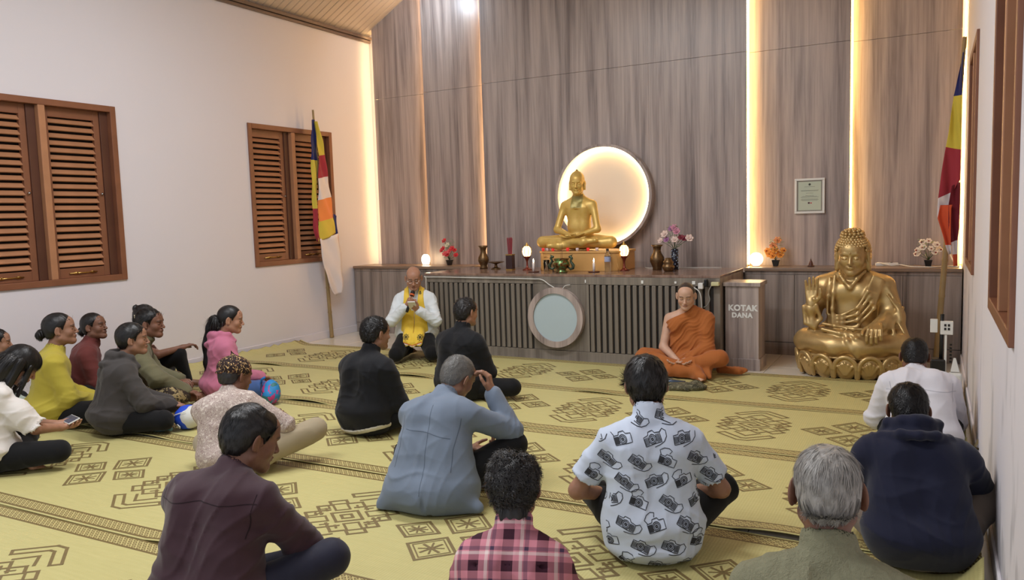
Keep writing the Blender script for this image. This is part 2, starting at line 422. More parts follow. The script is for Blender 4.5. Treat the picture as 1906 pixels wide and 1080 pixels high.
def head_prims(w=1.0, face=1.0, lips=1.0, mouth_open=0, ear=1.0):
    P = [el((0, -.016, .032), (.074 * w, .093, .083), k=.02), el((0, .020, -.028), (.061 * w, .068, .082), k=.03),
         el((0, .045, .045), (.055 * w, .045, .045), k=.03)]
    for s in (-1, 1):
        P += [rc((s * .050 * w, -.004, -.060), (s * .012, .066, -.094), .022, .020, .03), el((s * .037 * w, .055, -.026), (.024, .022, .024), k=.025)]
    P += [el((0, .074, -.092), (.017, .015, .014), k=.018), rc((-.034, .079, .022), (.034, .079, .022), .010, .010, .016)]
    for s in (-1, 1): P.append(el((s * .031, .095, .001), (.018, .014, .011), k=.012, op='s'))
    for s in (-1, 1): P.append(el((s * .031, .0735, .0), (.0145, .0125, .0115), k=.003))
    P += [rc((0, .084, .012), (0, .106, -.029), .0065, .0105, .010), el((0, .105, -.031), (.0105, .010, .009), k=.004)]
    for s in (-1, 1): P.append(el((s * .0115, .096, -.034), (.0075, .0095, .0065), k=.005))
    P.append(el((0, .080, -.057), (.024, .014, .014), k=.012))
    P += [el((0, .0925, -.0545), (.020 * lips, .0075, .0046), k=.003), el((0, .0905, -.0645), (.017 * lips, .008, .0056), k=.003)]
    P.append(rc((-.022, .0975, -.0595), (.022, .0975, -.0595), .0016 + mouth_open, .0016 + mouth_open, .002, 's'))
    for s in (-1, 1):
        R = rotz(s * .55) @ rotx(-.18)
        P += [el((s * .0835 * w, -.012, -.004), A3(.0065, .019, .032) * ear, R, .006), el((s * .0895 * w, -.006, .002), A3(.004, .010, .018) * ear, R, .004, 's'),
              el((s * .0800 * w, -.002, -.028), A3(.006, .008, .010) * ear, None, .005)]
    return P
def g_hair(y, z, front=.058, side=.0, nape=-.068):
    return np.interp(y, [-.2, -.075, -.050, -.034, -.014, .010, .022, .036, .055, .2], [nape, nape, nape * .9, nape * .5, side + .022, side + .024, side - .006, front * .55, front, front])
def head_colors(V, base, brow=1.0, lip=1.0, closed=True, stub=0, browcol=(.02, .015, .012)):
    c = np.array(base[:3]) * np.ones((len(V), 3)); x, y, z = V.T
    def blend(m, k): 
        m = np.clip(m, 0, 1)[:, None]; c[:] = c * (1 - m) + np.array(k) * m
    bx = np.abs(x); zb = .0235 + .004 * np.sin((bx - .014) / .032 * pi)
    blend(brow * .85 * np.clip(1.6 - np.abs(z - zb) / .0035, 0, 1) * (bx > .012) * (bx < .050) * (y > .06), browcol)
    ze = -.004 + .9 * (bx - .031) ** 2 / .015 * .12
    if closed: blend(.9 * np.clip(1.7 - np.abs(z - ze - .0005) / .0018, 0, 1) * (np.abs(bx - .031) < .0145) * (y > .06), (.02, .012, .01))
    else:
        e = ((bx - .031) / .0135) ** 2 + ((z + .001) / .0052) ** 2; blend((e < 1) * (y > .06) * 1.0, (.75, .72, .68)); e2 = ((bx - .031) / .0055) ** 2 + ((z + .001) / .0055) ** 2; blend((e2 < 1) * (y > .06) * (e < 1), (.02, .012, .01))
        blend(.8 * np.clip(1.5 - np.abs(z - .0055) / .0016, 0, 1) * (np.abs(bx - .031) < .014) * (y > .06), (.02, .012, .01))
    m = ((x / .0215) ** 2 + ((z + .0597) / .0105) ** 2 < 1) * (y > .083); blend(m * .55 * lip, np.array(base[:3]) * (.75, .42, .42))
    blend(.75 * (np.abs(z + .0597) < .0018) * (bx < .021) * (y > .083), np.array(base[:3]) * .18)
    blend(.35 * np.clip(1 - np.hypot(bx - .04, z + .03) / .02, 0, 1) * (y > .05), np.array(base[:3]) * (1.05, .72, .7))
    if stub: blend(stub * (z < -.045) * (y > .0) * (z > -.1), np.array(base[:3]) * .45)
    return np.concatenate([np.clip(c, 0, 1), np.ones((len(V), 1))], 1)
def flatcol(V, c): return np.tile(np.array([c[0], c[1], c[2], 1.0]), (len(V), 1))

# ------------------------------------------------------------------ seated person
class Pose: pass
def ik(a, t, l1, l2, pole):
    a = np.array(a, float); t = np.array(t, float); v = t - a; L = np.linalg.norm(v); L2 = min(L, (l1 + l2) * .995); v = v / L
    if L > L2: t = a + v * L2
    x = (l1 * l1 - l2 * l2 + L2 * L2) / (2 * L2); h = math.sqrt(max(0, l1 * l1 - x * x)); p = np.array(pole, float); p = nv(p - v * (p @ v))
    return a + v * x + p * h, t
def pose(sc=1.0, lean=.12, side=0, twist=0, curve=.25, head=(0, .15, 0), sh=.175, hl=None, hr=None, pl_=None, pr_=None, knees=None, ankles=None, seat=.105, neck=.0, toes=None, lift=0):
    p = Pose(); p.sc = sc; p.sh = sh
    S = lambda v: np.array(v, float)
    p.pel = S((0, 0, seat))
    def R(a): return rotz(0) @ roty(side) @ rotx(-a)
    p.wai = p.pel + R(lean * .35) @ S((0, 0, .15))
    p.che = p.wai + R(lean) @ S((0, 0, .160))
    p.nec = p.che + R(lean + curve) @ S((0, 0, .160))
    Rt = R(lean + curve) @ rotz(twist); p.Rt = Rt; p.Rc = R(lean) @ rotz(twist * .6)
    p.shl = p.nec + Rt @ S((-sh, .0, -.086)); p.shr = p.nec + Rt @ S((sh, .0, -.086))
    hy, hp, hr_ = head; p.Rh = roty(side * .5 + hr_) @ rotz(hy) @ rotx(-hp)
    p.hb = p.nec + R(lean + curve + .1) @ S((0, .012, .045))
    p.hc = p.hb + p.Rh @ S((0, .028, .100 + neck))
    p.hipl = p.pel + S((-.085, .0, -.005)); p.hipr = p.pel + S((.085, .0, -.005))
    k = knees or ((-.34, .24, .15), (.34, .24, .15)); a = ankles or ((.10, .27, .055), (-.10, .33, .06))
    p.knl, p.knr = S(k[0]), S(k[1]); p.anl, p.anr = S(a[0]), S(a[1])
    tl = toes[0] if toes else p.anl + nv(p.anl - p.knl) * .07 + S((0, .06, -.02)); tr = toes[1] if toes else p.anr + nv(p.anr - p.knr) * .07 + S((0, .06, -.02))
    p.tol, p.tor = S(tl), S(tr)
    HL = hl or (-.06, .27, .16); HR = hr or (.06, .27, .15)
    p.ell, p.wrl = ik(p.shl, HL, .275, .24, pl_ or (-.8, -.5, -.6)); p.elr, p.wrr = ik(p.shr, HR, .275, .24, pr_ or (.8, -.5, -.6))
    return p
def body_core(p, e=0.0, g=1.0):
    """torso primitives with thickness e added"""
    P = [el(p.pel + A3(0, -.01, .0), (.165 * g + e, .115 + e, .10 + e), k=.05)]
    for s in (-1, 1):
        P += [rc(p.pel + A3(s * .065 * g, -.005, .02), p.wai + p.Rc @ A3(s * .062 * g, 0, 0), .098 * g + e, .088 * g + e, .05),
              rc(p.wai + p.Rc @ A3(s * .062 * g, 0, 0), p.che + p.Rt @ A3(s * .072 * g, -.004, .03), .088 * g + e, .094 + e, .05)]
        sh = p.shl if s < 0 else p.shr
        P += [rc(p.che + p.Rt @ A3(s * .07, -.010, .045), sh + p.Rt @ A3(-s * .050, -.006, -.016), .084 + e, .056 + e, .05),
              rc(sh + p.Rt @ A3(-s * .03, -.004, -.002), p.nec + p.Rt @ A3(s * .034, -.010, -.016), .040 + e, .036 + e * .6, .05)]
    return P
def arm_prims(p, s, e=0.0, cuff=1.0, w=1.0):
    sh, elb, wr = (p.shl, p.ell, p.wrl) if s < 0 else (p.shr, p.elr, p.wrr)
    P = [rc(sh + p.Rt @ A3(-s * .006, 0, -max(e, 0) * .8), elb, .044 * w + e, .039 * w + e, .030)]
    if cuff > .01: P.append(rc(elb, elb + (wr - elb) * cuff, .040 * w + e, (.040 - .013 * cuff) * w + e, .02))
    return P
def leg_prims(p, e=0.0, w=1.0, ends=(1, 1)):
    P = [el(p.pel + A3(0, -.01, -.01), (.17 + e, .125 + e, .095 + e), k=.04)]
    for hip, kn, an, en in ((p.hipl, p.knl, p.anl, ends[0]), (p.hipr, p.knr, p.anr, ends[1])):
        P += [rc(hip, kn, .086 * w + e, .060 * w + e, .03), rc(kn, kn + (an - kn) * en, .058 * w + e, (.055 - .018 * en) * w + e, .02)]
    return P
def foot_prims(an, to, s=1, toes=True):
    d = nv(to - an); sd = nv(np.cross(d, (0, 0, 1))); P = [rc(an, an - A3(0, 0, .02) - d * .02, .034, .030, .02), rc(an, to, .033, .027, .02), rc(to - sd * .018, to + sd * .02, .02, .018, .02)]
    if toes:
        for i in range(5): P.append(rc(to + sd * (.028 - .014 * i) * s, to + sd * (.032 - .015 * i) * s + d * (.05 - .006 * i), .012 - .0012 * i, .010 - .001 * i, .004))
    return P

SKINS = dict(tan=rgb(150, 108, 84), brown=rgb(118, 78, 58), light=rgb(190, 148, 122), mid=rgb(168, 122, 96), monk=rgb(200, 160, 135))
def person(label, xy, yaw, p, skin='tan', z=.012, hair=None, tops=(), legs=None, face={}, ears=1.0, hw=1.0, handL={}, handR={}, hres=.0045, hdres=.0036, feet=(0, 0), g=1.0, bare=None, extra=None, name='person', headscale=1.0, closed=True):
    root = thing(name, label, 'person', (xy[0], xy[1], z), yaw); root.scale = (p.sc,) * 3
    base = SKINS[skin]
    parts = []
    # coarse body
    P = body_core(p, -.014, g) + leg_prims(p, -.010) + arm_prims(p, -1, -.002, .94, hw) + arm_prims(p, 1, -.002, .94, hw) + [rc(p.nec - p.Rt @ A3(0, 0, .03), p.hb, .050, .042, .03)]
    if bare: P = bare(P)
    V, Q = sdf_mesh(P, .013, floor=.004); parts.append((V, Q, flatcol(V, base)))
    # arms' lower half and hands, finer
    for s, kw in ((-1, handL), (1, handR)):
        elb, wr = (p.ell, p.wrl) if s < 0 else (p.elr, p.wrr)
        kw = dict(kw); d = kw.pop('d', None); n = kw.pop('n', (0, 0, -1)); d = nv(wr - elb) if d is None else nv(d)
        hp = hand(wr, d, n, s, kw.pop('s', 1.0), **kw) + [rc(elb, wr, .0385 * hw, .0235, .012)]
        V, Q = sdf_mesh(hp, hdres, floor=.004); parts.append((V, Q, flatcol(V, base)))
    # feet
    for s, f in ((0, feet[0]), (1, feet[1])):
        an, to, kn = (p.anl, p.tol, p.knl) if s == 0 else (p.anr, p.tor, p.knr)
        fp = foot_prims(an, to, 1 if s else -1) + ([rc(kn + (an - kn) * .5, an, .043, .032, .02)] if f else [])
        V, Q = sdf_mesh(fp, .006 if f else .009, floor=.004); parts.append((V, Q, flatcol(V, base)))
    # head and neck in the head's own frame
    hs = headscale
    Ri = p.Rh.T; nb = Ri @ (p.hb - p.hc) / hs; n0 = Ri @ (p.nec - p.hc) / hs
    hp = head_prims(hw, ear=ears, **face) + [rc(n0, (0, -.024, -.06), .057, .050, .03)]
    V, Q = sdf_mesh(hp, hdres)
    hc = head_colors(V, base, **({'closed': closed}))
    parts.append((V @ p.Rh.T * hs + p.hc, Q, hc))
    mk_np('body', *join(parts)[:2], M['skin'], root, colors=join(parts)[2])
    if legs:
        lp = leg_prims(p, .012 + legs.get('e', 0), legs.get('w', 1), legs.get('ends', (1, 1))) + list(legs.get('extra', ()))
        V, Q = sdf_mesh(lp, legs.get('h', hres * 1.7), fns=[wrinkle(legs.get('seed', 3), legs.get('amp', .004), legs.get('freq', 14), (.2, 1, .4))], floor=.003)
        mk_np(legs.get('name', 'trousers'), V, Q, legs['mat'], root)
    for t in tops:
        V, Q = t['fn'](p) if 'fn' in t else garment(p, t, hres, g)
        o = mk_np(t.get('name', 'shirt'), V, Q, t['mat'], root)
        t['obj'] = o
        if 'post' in t: t['post'](o, p, V, Q)
    if hair: do_hair(root, p, hair, hw, hs)
    if extra: extra(root, p)
    return root
def collar(p, h=.04, r=.066, y=.0, low=.02, back=.0):
    up = nv(p.Rt @ A3(0, .10, 1)); c = p.nec + p.Rt @ A3(0, .004 + y, 0)
    return [rc(c - up * low, c + up * h, r + .014, r + .010, .012), rc(c - up * (low - .01), c + up * (h + .2), r - .006, r - .002, .003, 's'), pl(c + up * (h + .004), up)], c + up * h, up
def garment(p, t, h, g=1.0):
    e = t.get('e', .012); P = body_core(p, e, g * t.get('g', 1))
    cL, cR = t.get('cuff', (1, 1)); aw = t.get('aw', 1)
    for s, c in ((-1, cL), (1, cR)):
        if c is None: continue
        if c >= 0: P += arm_prims(p, s, e + t.get('se', 0), c, aw)
        else:      # short sleeve: -c is the fraction of the upper arm covered
            sh, elb = (p.shl, p.ell) if s < 0 else (p.shr, p.elr)
            P.append(rc(sh + p.Rt @ A3(-s * .006, 0, -e), sh + (elb - sh) * (-c), .048 * aw + e, .058 * aw + e, .035))
    hem = t.get('hem', .06); fl_ = t.get('flare', .02)
    P += [el(p.pel + A3(0, -.012, hem), (.178 * g + e + fl_, .135 + e + fl_, .085 + e), k=.06)]
    dr = t.get('drape', .0)
    for s in (-1, 1): P.append(rc(p.che + p.Rt @ A3(s * .07, -.006, .0), p.pel + A3(s * .085 * g, -.01, .02), .088 + e, .098 + e + dr, .05))
    P += list(t.get('extra', lambda p: [])(p))
    post = []
    if t.get('collar'):
        c, q, up = collar(p, **(t['collar'] if isinstance(t['collar'], dict) else {})); P.append(c[0]); post += c[1:2]
    fns = [wrinkle(t.get('seed', 5), t.get('amp', .0045), t.get('freq', 11), t.get('dir', (.5, .25, 1)))]
    if t.get('amp2', 1): fns.append(wrinkle(t.get('seed', 5) + 50, t.get('amp', .0045) * .7, 23, (1, .2, -.5)))
    fns.append(folds(p, t.get('fold', .007), t.get('seed', 5)))
    l, u = bounds(P); F = Field(l, u, h)
    for q in P: F.add(q)
    for f in fns: F.fn(f)
    for q in post: F.add(q)
    for s, c in ((-1, cL), (1, cR)):   # clean cuffs
        sh, elb, wr = (p.shl, p.ell, p.wrl) if s < 0 else (p.shr, p.elr, p.wrr)
        if c < 0:
            cut = sh + (elb - sh) * (-c + .12); d = nv(elb - sh)
            F.add(rc(cut, cut + d * .10, .085, .085, .002, 's'))
    if t.get('vneck'):
        F.add(rc(p.nec + p.Rt @ A3(0, .06, .06), p.che + p.Rt @ A3(0, .12, .06), .05, .02, .004, 's'))
    for q in t.get('subs', lambda p: [])(p): F.add(q)
    F.add(pl((0, 0, t.get('floor', .02)), (0, 0, -1)))
    return F.mesh()
def hood_prims(p, w=1.0):
    n = p.nec; R = p.Rt; P = []
    pts = [(-.075, .085, -.04), (-.098, .02, .015), (-.085, -.055, .022), (-.04, -.10, .0), (.0, -.112, -.01), (.04, -.10, .0), (.085, -.055, .022), (.098, .02, .015), (.075, .085, -.04)]
    for a, b in zip(pts, pts[1:]): P.append(rc(n + R @ (A3(*a) * w), n + R @ (A3(*b) * w), .026, .026, .02))
    P += [rc(n + R @ A3(0, -.10, -.02), n + R @ A3(0, -.115, -.10), .045, .018, .035), rc(n + R @ A3(-.06, -.08, -.01), n + R @ A3(0, -.12, -.10), .03, .014, .03), rc(n + R @ A3(.06, -.08, -.01), n + R @ A3(0, -.12, -.10), .03, .014, .03)]
    q2 = [(-.125, .00, -.035), (-.112, -.07, -.055), (-.06, -.125, -.085), (0, -.150, -.105), (.06, -.125, -.085), (.112, -.07, -.055), (.125, .0, -.035)]
    for a, b in zip(q2, q2[1:]): P.append(rc(n + R @ (A3(*a) * w), n + R @ (A3(*b) * w), .024, .024, .016))
    return P

def do_hair(root, p, hr, hw, hs):
    th = hr.get('th', .010); mat = hr['mat']; seed = hr.get('seed', 1)
    P = [el((0, -.018, .034), (.074 * hw + th, .094 + th, .083 + th), k=.02), el((0, -.045, -.01), (.062 * hw + th, .055 + th, .062 + th), k=.03)]
    if hr.get('fringe'): P.append(el((0, .035, .062), (.060, .05, .040), k=.03))
    base = P[:]
    front, side, nape = hr.get('front', .058), hr.get('side', 0), hr.get('nape', -.062)
    fns = []
    fr = hr.get('rough', .0025)
    ph = np.random.RandomState(seed).rand(6) * 6
    def cutf(D, X, Y, Z):
        gy = g_hair(np.asarray(Y).ravel(), 0, front, side, nape).reshape(np.shape(Y))
        D = np.maximum(D, (gy - Z) * .9 + .0 * X)
        for (c, r) in hr.get('bald', ()): D = np.maximum(D, r - np.sqrt((X - c[0]) ** 2 + (Y - c[1]) ** 2 + (Z - c[2]) ** 2))
        return D - fr * np.sin(X * 160 + ph[0] + 2 * np.sin(Y * 60)) * np.sin(Y * 130 + ph[1] + 2 * np.sin(Z * 70)) * 1.0
    V, Q = sdf_mesh(P, .0045, fns=[cutf]); parts = []
    if len(V):
        N = vnormals(V, Q); cr = np.array(hr.get('crown', (0, -.055, .10))); T = V - cr
        T /= np.linalg.norm(T, axis=1, keepdims=True) + 1e-6
        if hr.get('flow') is not None: T = T * .4 + np.array(hr['flow'])
        ok = (np.einsum('ij,ij->i', N, V) > 0)
        for (c_, r_) in hr.get('bald', ()): ok &= np.linalg.norm(V - np.array(c_), axis=1) > r_ + .010
        if hr.get('earfree', True): ok &= ~((np.abs(V[:, 0]) > .055) & (V[:, 1] > -.050) & (V[:, 1] < .03) & (V[:, 2] < .045))
        # strands only from the outer side
        S = strands(V[ok], N[ok], T[ok], hr.get('n', 5000), hr.get('len', .026), hr.get('w', .0009), hr.get('lift', .10), hr.get('jit', .14), hr.get('curl', 0), seed, hr.get('droop', 0))
        parts += [(V, Q), S]
    if hr.get('long'):
        LP = hr['long']; V2, Q2 = sdf_mesh(LP, .006, fns=[lambda D, X, Y, Z: D - .002 * np.sin(X * 210 + 3 * np.sin(Z * 14)) - .002 * np.sin(Y * 190 + 3 * np.sin(Z * 11 + 1))])
        N2 = vnormals(V2, Q2); T2 = np.tile(np.array(hr.get('ldir', (0, 0, -1.)), float), (len(V2), 1))
        parts += [(V2, Q2), strands(V2, N2, T2, hr.get('ln', 2500), hr.get('llen', .07), .001, .06, .08, 0, seed + 3)]
    V, Q = join(parts)
    mk_np('hair', V @ p.Rh.T * hs + p.hc, Q, mat, root)
def inhead(p, pts, hs=1.0): return [p.Rh @ (np.array(q, float) * hs) + p.hc for q in pts]
# ------------------------------------------------------------------ the room
XL, XR, YB = -6.72, 0.238, 8.62
EAVE, SLOPE = 3.89, .56
XM = (XL + XR) / 2; RIDGE = EAVE + (XM - XL) * SLOPE
def roof(x): return EAVE + (min(x, XL + XR - x) - XL) * SLOPE
# floor: glossy cream tiles
fl = struct(MB().bb(XL - .2, XR + .2, -1.2, YB + .2, -.16, -.012).build('floor', plain('floor_grout', rgb(150, 146, 136), .8)))
tile_m = plain('cream_floor_tile', rgb(222, 214, 198), .14, var=.03, vscale=3)
tp = MB().box((0, 0, -.006), (.596, .596, .012)).build('tile', tile_m, fl, bevel=.0015)
tp.location = (XL + .3, YB - .3, 0)
for i in range(12):
    for j in range(16):
        if i == j == 0: continue
        if XL + .3 + .6 * i > XR + .25: continue
        c = tp.copy(); col.objects.link(c); c.parent = fl; c.location = (XL + .3 + .6 * i, YB - .3 - .6 * j, 0)
# windows: positions along Y on both side walls
ZB, ZT = .97, 2.575
WL = [(3.42, 4.79, 4.10), (6.39, 7.765, 7.085)]
WR = [(3.02, 4.16, 3.6), (6.05, 7.25, 6.65)]
def side_wall(name, x0, x1, wins):
    m = MB(); y = -1.2
    for a, b, _ in sorted(wins):
        m.bb(x0, x1, y, a, 0, EAVE + .02); m.bb(x0, x1, a, b, 0, ZB); m.bb(x0, x1, a, b, ZT, EAVE + .02); y = b
    m.bb(x0, x1, y, YB + .2, 0, EAVE + .02)
    return struct(m.build(name, M['wall_scuffed'] if name == 'wall_right' else M['wall']))
side_wall('wall_left', XL - .2, XL, WL); side_wall('wall_right', XR, XR + .2, WR)
wb = MB(); wb.add([(XL - .2, YB, 0), (XR + .2, YB, 0), (XR + .2, YB, EAVE), (XM, YB, RIDGE + .1), (XL - .2, YB, EAVE), (XL - .2, YB + .2, 0), (XR + .2, YB + .2, 0), (XR + .2, YB + .2, EAVE), (XM, YB + .2, RIDGE + .1), (XL - .2, YB + .2, EAVE)],
    [(0, 1, 2, 3, 4), (9, 8, 7, 6, 5), (0, 5, 6, 1), (1, 6, 7, 2), (2, 7, 8, 3), (3, 8, 9, 4), (4, 9, 5, 0)])
back = struct(wb.build('wall_back', M['wall']))
# ceiling of narrow planks on two slopes
ceil_m = plain('pale_ceiling_panel', rgb(196, 182, 166), .35, var=.05, vscale=2)
cl = struct(MB().add([(XL - .2, -1.2, EAVE + .0), (XL - .2, YB + .2, EAVE + .0), (XM, YB + .2, RIDGE + .14), (XM, -1.2, RIDGE + .14), (XR + .2, YB + .2, EAVE), (XR + .2, -1.2, EAVE)],
    [(0, 1, 2, 3), (3, 2, 4, 5)]).build('ceiling', plain('ceiling_groove', rgb(120, 104, 92), .8)))
sl_len = (XM - XL) * math.sqrt(1 + SLOPE ** 2); an = math.atan(SLOPE)
pk = MB().box((0, 0, 0), (sl_len, .094, .012))
pk.box((0, -.036, -.006), (sl_len, .006, .004))
p0 = pk.build('plank', ceil_m, cl, bevel=.003)
first = True
for side in (0, 1):
    for j in range(97):
        o = p0 if first else p0.copy()
        if not first: col.objects.link(o); o.parent = cl
        first = False
        xc = (XL + XM) / 2 if side == 0 else (XR + XM) / 2
        o.location = (xc, YB - .05 - j * .1, (EAVE + RIDGE) / 2 + .02); o.rotation_euler = (0, -an if side == 0 else an, 0)
tr = plain('taupe_crown_trim', rgb(112, 92, 80), .4)
for k, (x, s) in enumerate(((XL, 1), (XR, -1))):
    m = MB(); m.bb(x, x + s * .035, -1.2, YB, EAVE - .075, EAVE - .045); m.bb(x, x + s * .05, -1.2, YB, EAVE - .038, EAVE - .0)
    struct(m.build('trim_%d' % (k + 1), tr, bevel=.004))
    struct(MB().bb(x, x + s * .012, -1.2, YB, 0, .09).build('baseboard_left' if s > 0 else 'baseboard_right', M['wall'], bevel=.003))

# stepped laminate wall panels with warm light strips behind the edges
led = emit('warm_led_strip', (1.0, .60, .22, 1), 34)
led_edge = emit('warm_led_strip_wall', (1.0, .68, .32, 1), 19)
led_hot = emit('warm_led_strip_bright', (1.0, .62, .20, 1), 30)
secs = [(XL + .12, -5.75, 8.53), (-5.75, -4.84, 8.44), (-4.84, -1.715, 8.35), (-1.715, -.745, 8.44), (-.745, XR - .04, 8.53)]
SEAM = 3.055
for i, (a, b, y) in enumerate(secs):
    a2 = a - (.10 if i in (3, 4) else 0) ; b2 = b + (.10 if i in (0, 1) else 0)
    if i in (3, 4): a2 = a - .10
    n = 3 if i == 2 else 1; w = (b2 - a2) / n
    for k in range(n):
        q0, q1 = a2 + w * k + (.0005 if k else 0), a2 + w * (k + 1) - (.0005 if k < n - 1 else 0)
        MB().bb(q0, q1, y, y + .022, .80, SEAM - .0015).build('panel', M['lam'], back, bevel=.0012)
        xs = [q0, q1] + ([XM] if q0 < XM < q1 else []); xs.sort()
        V = [(x, y, SEAM + .0015) for x in (q0, q1)] + [(x, y, roof(x) + .03) for x in reversed(xs)]; nn = len(V)
        V += [(v[0], y + .022, v[2]) for v in V]
        F = [tuple(range(nn)), tuple(range(2 * nn - 1, nn - 1, -1))] + [(j, j + nn, (j + 1) % nn + nn, (j + 1) % nn) for j in range(nn)]
        mk('panel', V, F, M['lam'], back)
# strips: (x, y, facing) tucked behind the edge of the prouder panel
def strip(x, y, sx, m=led):
    o = MB().bb(x - .006, x + .006, y - .006, y + .006, .88, roof(x) - .04).build('light_strip', m, back)
    return o
strip(-5.737, 8.497, -1); strip(-4.827, 8.407, -1)
strip(-1.704, 8.385, 1, led_hot); strip(-.734, 8.475, 1, led_hot)
strip(XL + .135, 8.575, -1, led_edge); strip(XR - .015, 8.54, 1, led_hot)
# backings that close the steps behind the proud panels (they keep the strip light on one side)
m = MB()
for x, y0, y1 in ((-5.722, 8.46, 8.53), (-4.812, 8.37, 8.44), (-1.722, 8.37, 8.44), (-.752, 8.46, 8.53)): m.bb(x - .004, x + .004, y0 + .003, y1, .80, roof(x))
m.build('batten', M['lam_dark'], back)

# louvred shutter windows
def window(idx, x, s, y0, y1, ym, label=None):
    """s = +1 when the room lies towards +x"""
    w = bpy.data.objects.new('window_%d' % idx, None); col.objects.link(w); w.location = (x, (y0 + y1) / 2, ZB); struct(w)
    cy = (y0 + y1) / 2
    def B(m, a, b, c, d, e, f): m.bb(a, b, c - cy, d - cy, e - ZB, f - ZB); return m
    F = .055; X0, X1 = -s * .10, s * .018
    m = MB(); B(m, X0, X1, y0, y0 + F, ZB, ZT); B(m, X0, X1, y1 - F, y1, ZB, ZT); B(m, X0, X1, y0 + F, y1 - F, ZT - F, ZT); B(m, X0, X1, y0 + F, y1 - F, ZB, ZB + F)
    m.build('frame', M['teak'], w, bevel=.004)
    B(MB(), X0, X1 - s * .004, ym - .03, ym + .03, ZB + F, ZT - F).build('mullion', M['teak_lite'], w, bevel=.004)
    B(MB(), -s * .115, -s * .105, y0, y1, ZB, ZT).build('backing', M['dark'], w)
    for a, b in ((y0 + F, ym - .03), (ym + .03, y1 - F)):
        b2 = b - .075                                       # the jamb side shows a deep plain board
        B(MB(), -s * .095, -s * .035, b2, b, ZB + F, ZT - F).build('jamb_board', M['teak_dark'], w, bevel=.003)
        z0, z1 = ZB + F, ZT - F
        m = MB(); st = .055
        B(m, -s * .085, -s * .05, a, a + st, z0, z1); B(m, -s * .085, -s * .05, b2 - st, b2, z0, z1); B(m, -s * .085, -s * .05, a + st, b2 - st, z1 - .085, z1); B(m, -s * .085, -s * .05, a + st, b2 - st, z0, z0 + .085)
        sash = m.build('sash', M['teak'], w, bevel=.003)
        n = 21; pit = (z1 - z0 - .17) / n
        sm = MB().box((0, 0, 0), (.052, b2 - a - 2 * st + .004, .012), Matrix.Rotation(radians(46 * s), 3, 'Y'))
        sl = sm.build('slat', M['teak_lite'], sash, bevel=.002)
        for k in range(n):
            o = sl if k == 0 else sl.copy()
            if k: col.objects.link(o); o.parent = sash
            o.location = (-s * .068, (a + b2) / 2 - cy, z0 + .085 + pit * (k + .5) - ZB)
        m = MB(); yb = (a + b2) / 2; zz = z0 + .04 - ZB
        m.tube([(-s * .040, yb - cy - .13, zz), (-s * .040, yb - cy + .13, zz)], .006, 8); m.box((-s * .045, yb - cy - .06, zz), (.012, .05, .022)); m.box((-s * .045, yb - cy + .09, zz), (.012, .03, .022)); m.tube([(-s * .04, yb - cy - .06, zz), (-s * .015, yb - cy - .06, zz + .012)], .004, 6)
        m.build('bolt', M['brass'], sash, True)
        m = MB(); m.lathe([(.004, 0), (.009, .006), (.012, .02), (.0, .026)], 10)
        kb = m.build('knob', M['steel'], sash, True, loc=(-s * .05, b2 - cy - .028, (z0 + z1) / 2 - ZB)); kb.rotation_euler = (0, s * pi / 2, 0)
    return w
window(1, XL, 1, *WL[0]); window(2, XL, 1, *WL[1]); window(3, XR, -1, *WR[0]); window(4, XR, -1, *WR[1])

# round lit niche on the middle panel
NX, NZ = -3.262, 1.652
n = thing('backlit_niche', 'large round backlit cream niche with a wooden rim on the panelled wall', 'wall niche', (NX, 8.35, NZ))
def tubeY(ri, ro, y0, y1, N=96):
    V = []; F = []
    for y in (y0, y1):
        for r in (ri, ro):
            for k in range(N): w = 2 * pi * k / N; V.append((r * cos(w), y, r * sin(w)))
    def ix(a, b, k): return (a * 2 + b) * N + k % N
    for k in range(N):
        F += [(ix(0, 0, k), ix(0, 1, k), ix(0, 1, k + 1), ix(0, 0, k + 1)), (ix(1, 0, k), ix(1, 0, k + 1), ix(1, 1, k + 1), ix(1, 1, k)), (ix(0, 1, k), ix(1, 1, k), ix(1, 1, k + 1), ix(0, 1, k + 1)), (ix(0, 0, k), ix(0, 0, k + 1), ix(1, 0, k + 1), ix(1, 0, k))]
    return V, F
V, F = tubeY(.540, .572, -.135, -.001); mk('rim', V, F, M['lam'], n)
V, F = tubeY(.505, .5395, -.058, -.046); mk('light_strip', V, F, emit('niche_led', (1.0, .72, .34, 1), 9), n)
V, F = tubeY(.0, .5395, -.012, -.002); mk('disc', V, F, plain('cream_disc', rgb(240, 226, 204), .6, var=.01), n)

# ------------------------------------------------------------------ cabinets, altar, donation box
def cabinet(x0, x1, label, nd):
    c = thing('low_cabinet', label, 'cabinet', ((x0 + x1) / 2, 8.06, 0), 0)
    hw = (x1 - x0) / 2
    MB().bb(-hw, hw, .03, .46, 0, .835).build('carcass', M['lam_dark'], c)
    MB().bb(-hw, hw, -.015, .44, .838, .87).build('top', plain('cabinet_top_laminate', rgb(136, 112, 92), .3, var=.15, vscale=5), c, bevel=.003)
    MB().bb(-hw, hw, .012, .028, 0, .125).build('plinth', M['lam_dark'], c, bevel=.002)
    w = (x1 - x0) / nd
    for k in range(nd): MB().bb(-hw + w * k + .0015, -hw + w * (k + 1) - .0015, .006, .026, .13, .80).build('door', M['lam_dark'], c, bevel=.0015)
    MB().bb(-hw, hw, .010, .028, .803, .836).build('rail', M['lam_dark'], c, bevel=.002)
    return c
cabinet(XL + .02, -4.91, 'grey wood low cabinet running from the white window wall to the altar', 4)
cabinet(-1.68, XR - .01, 'grey wood low cabinet behind the big seated golden statue', 4)
al = thing('altar', 'long grey wood altar table faced with vertical slats', 'altar', (-3.295, 7.08, 0))
ax0, ax1 = -4.905 + 3.295, -1.69 + 3.295
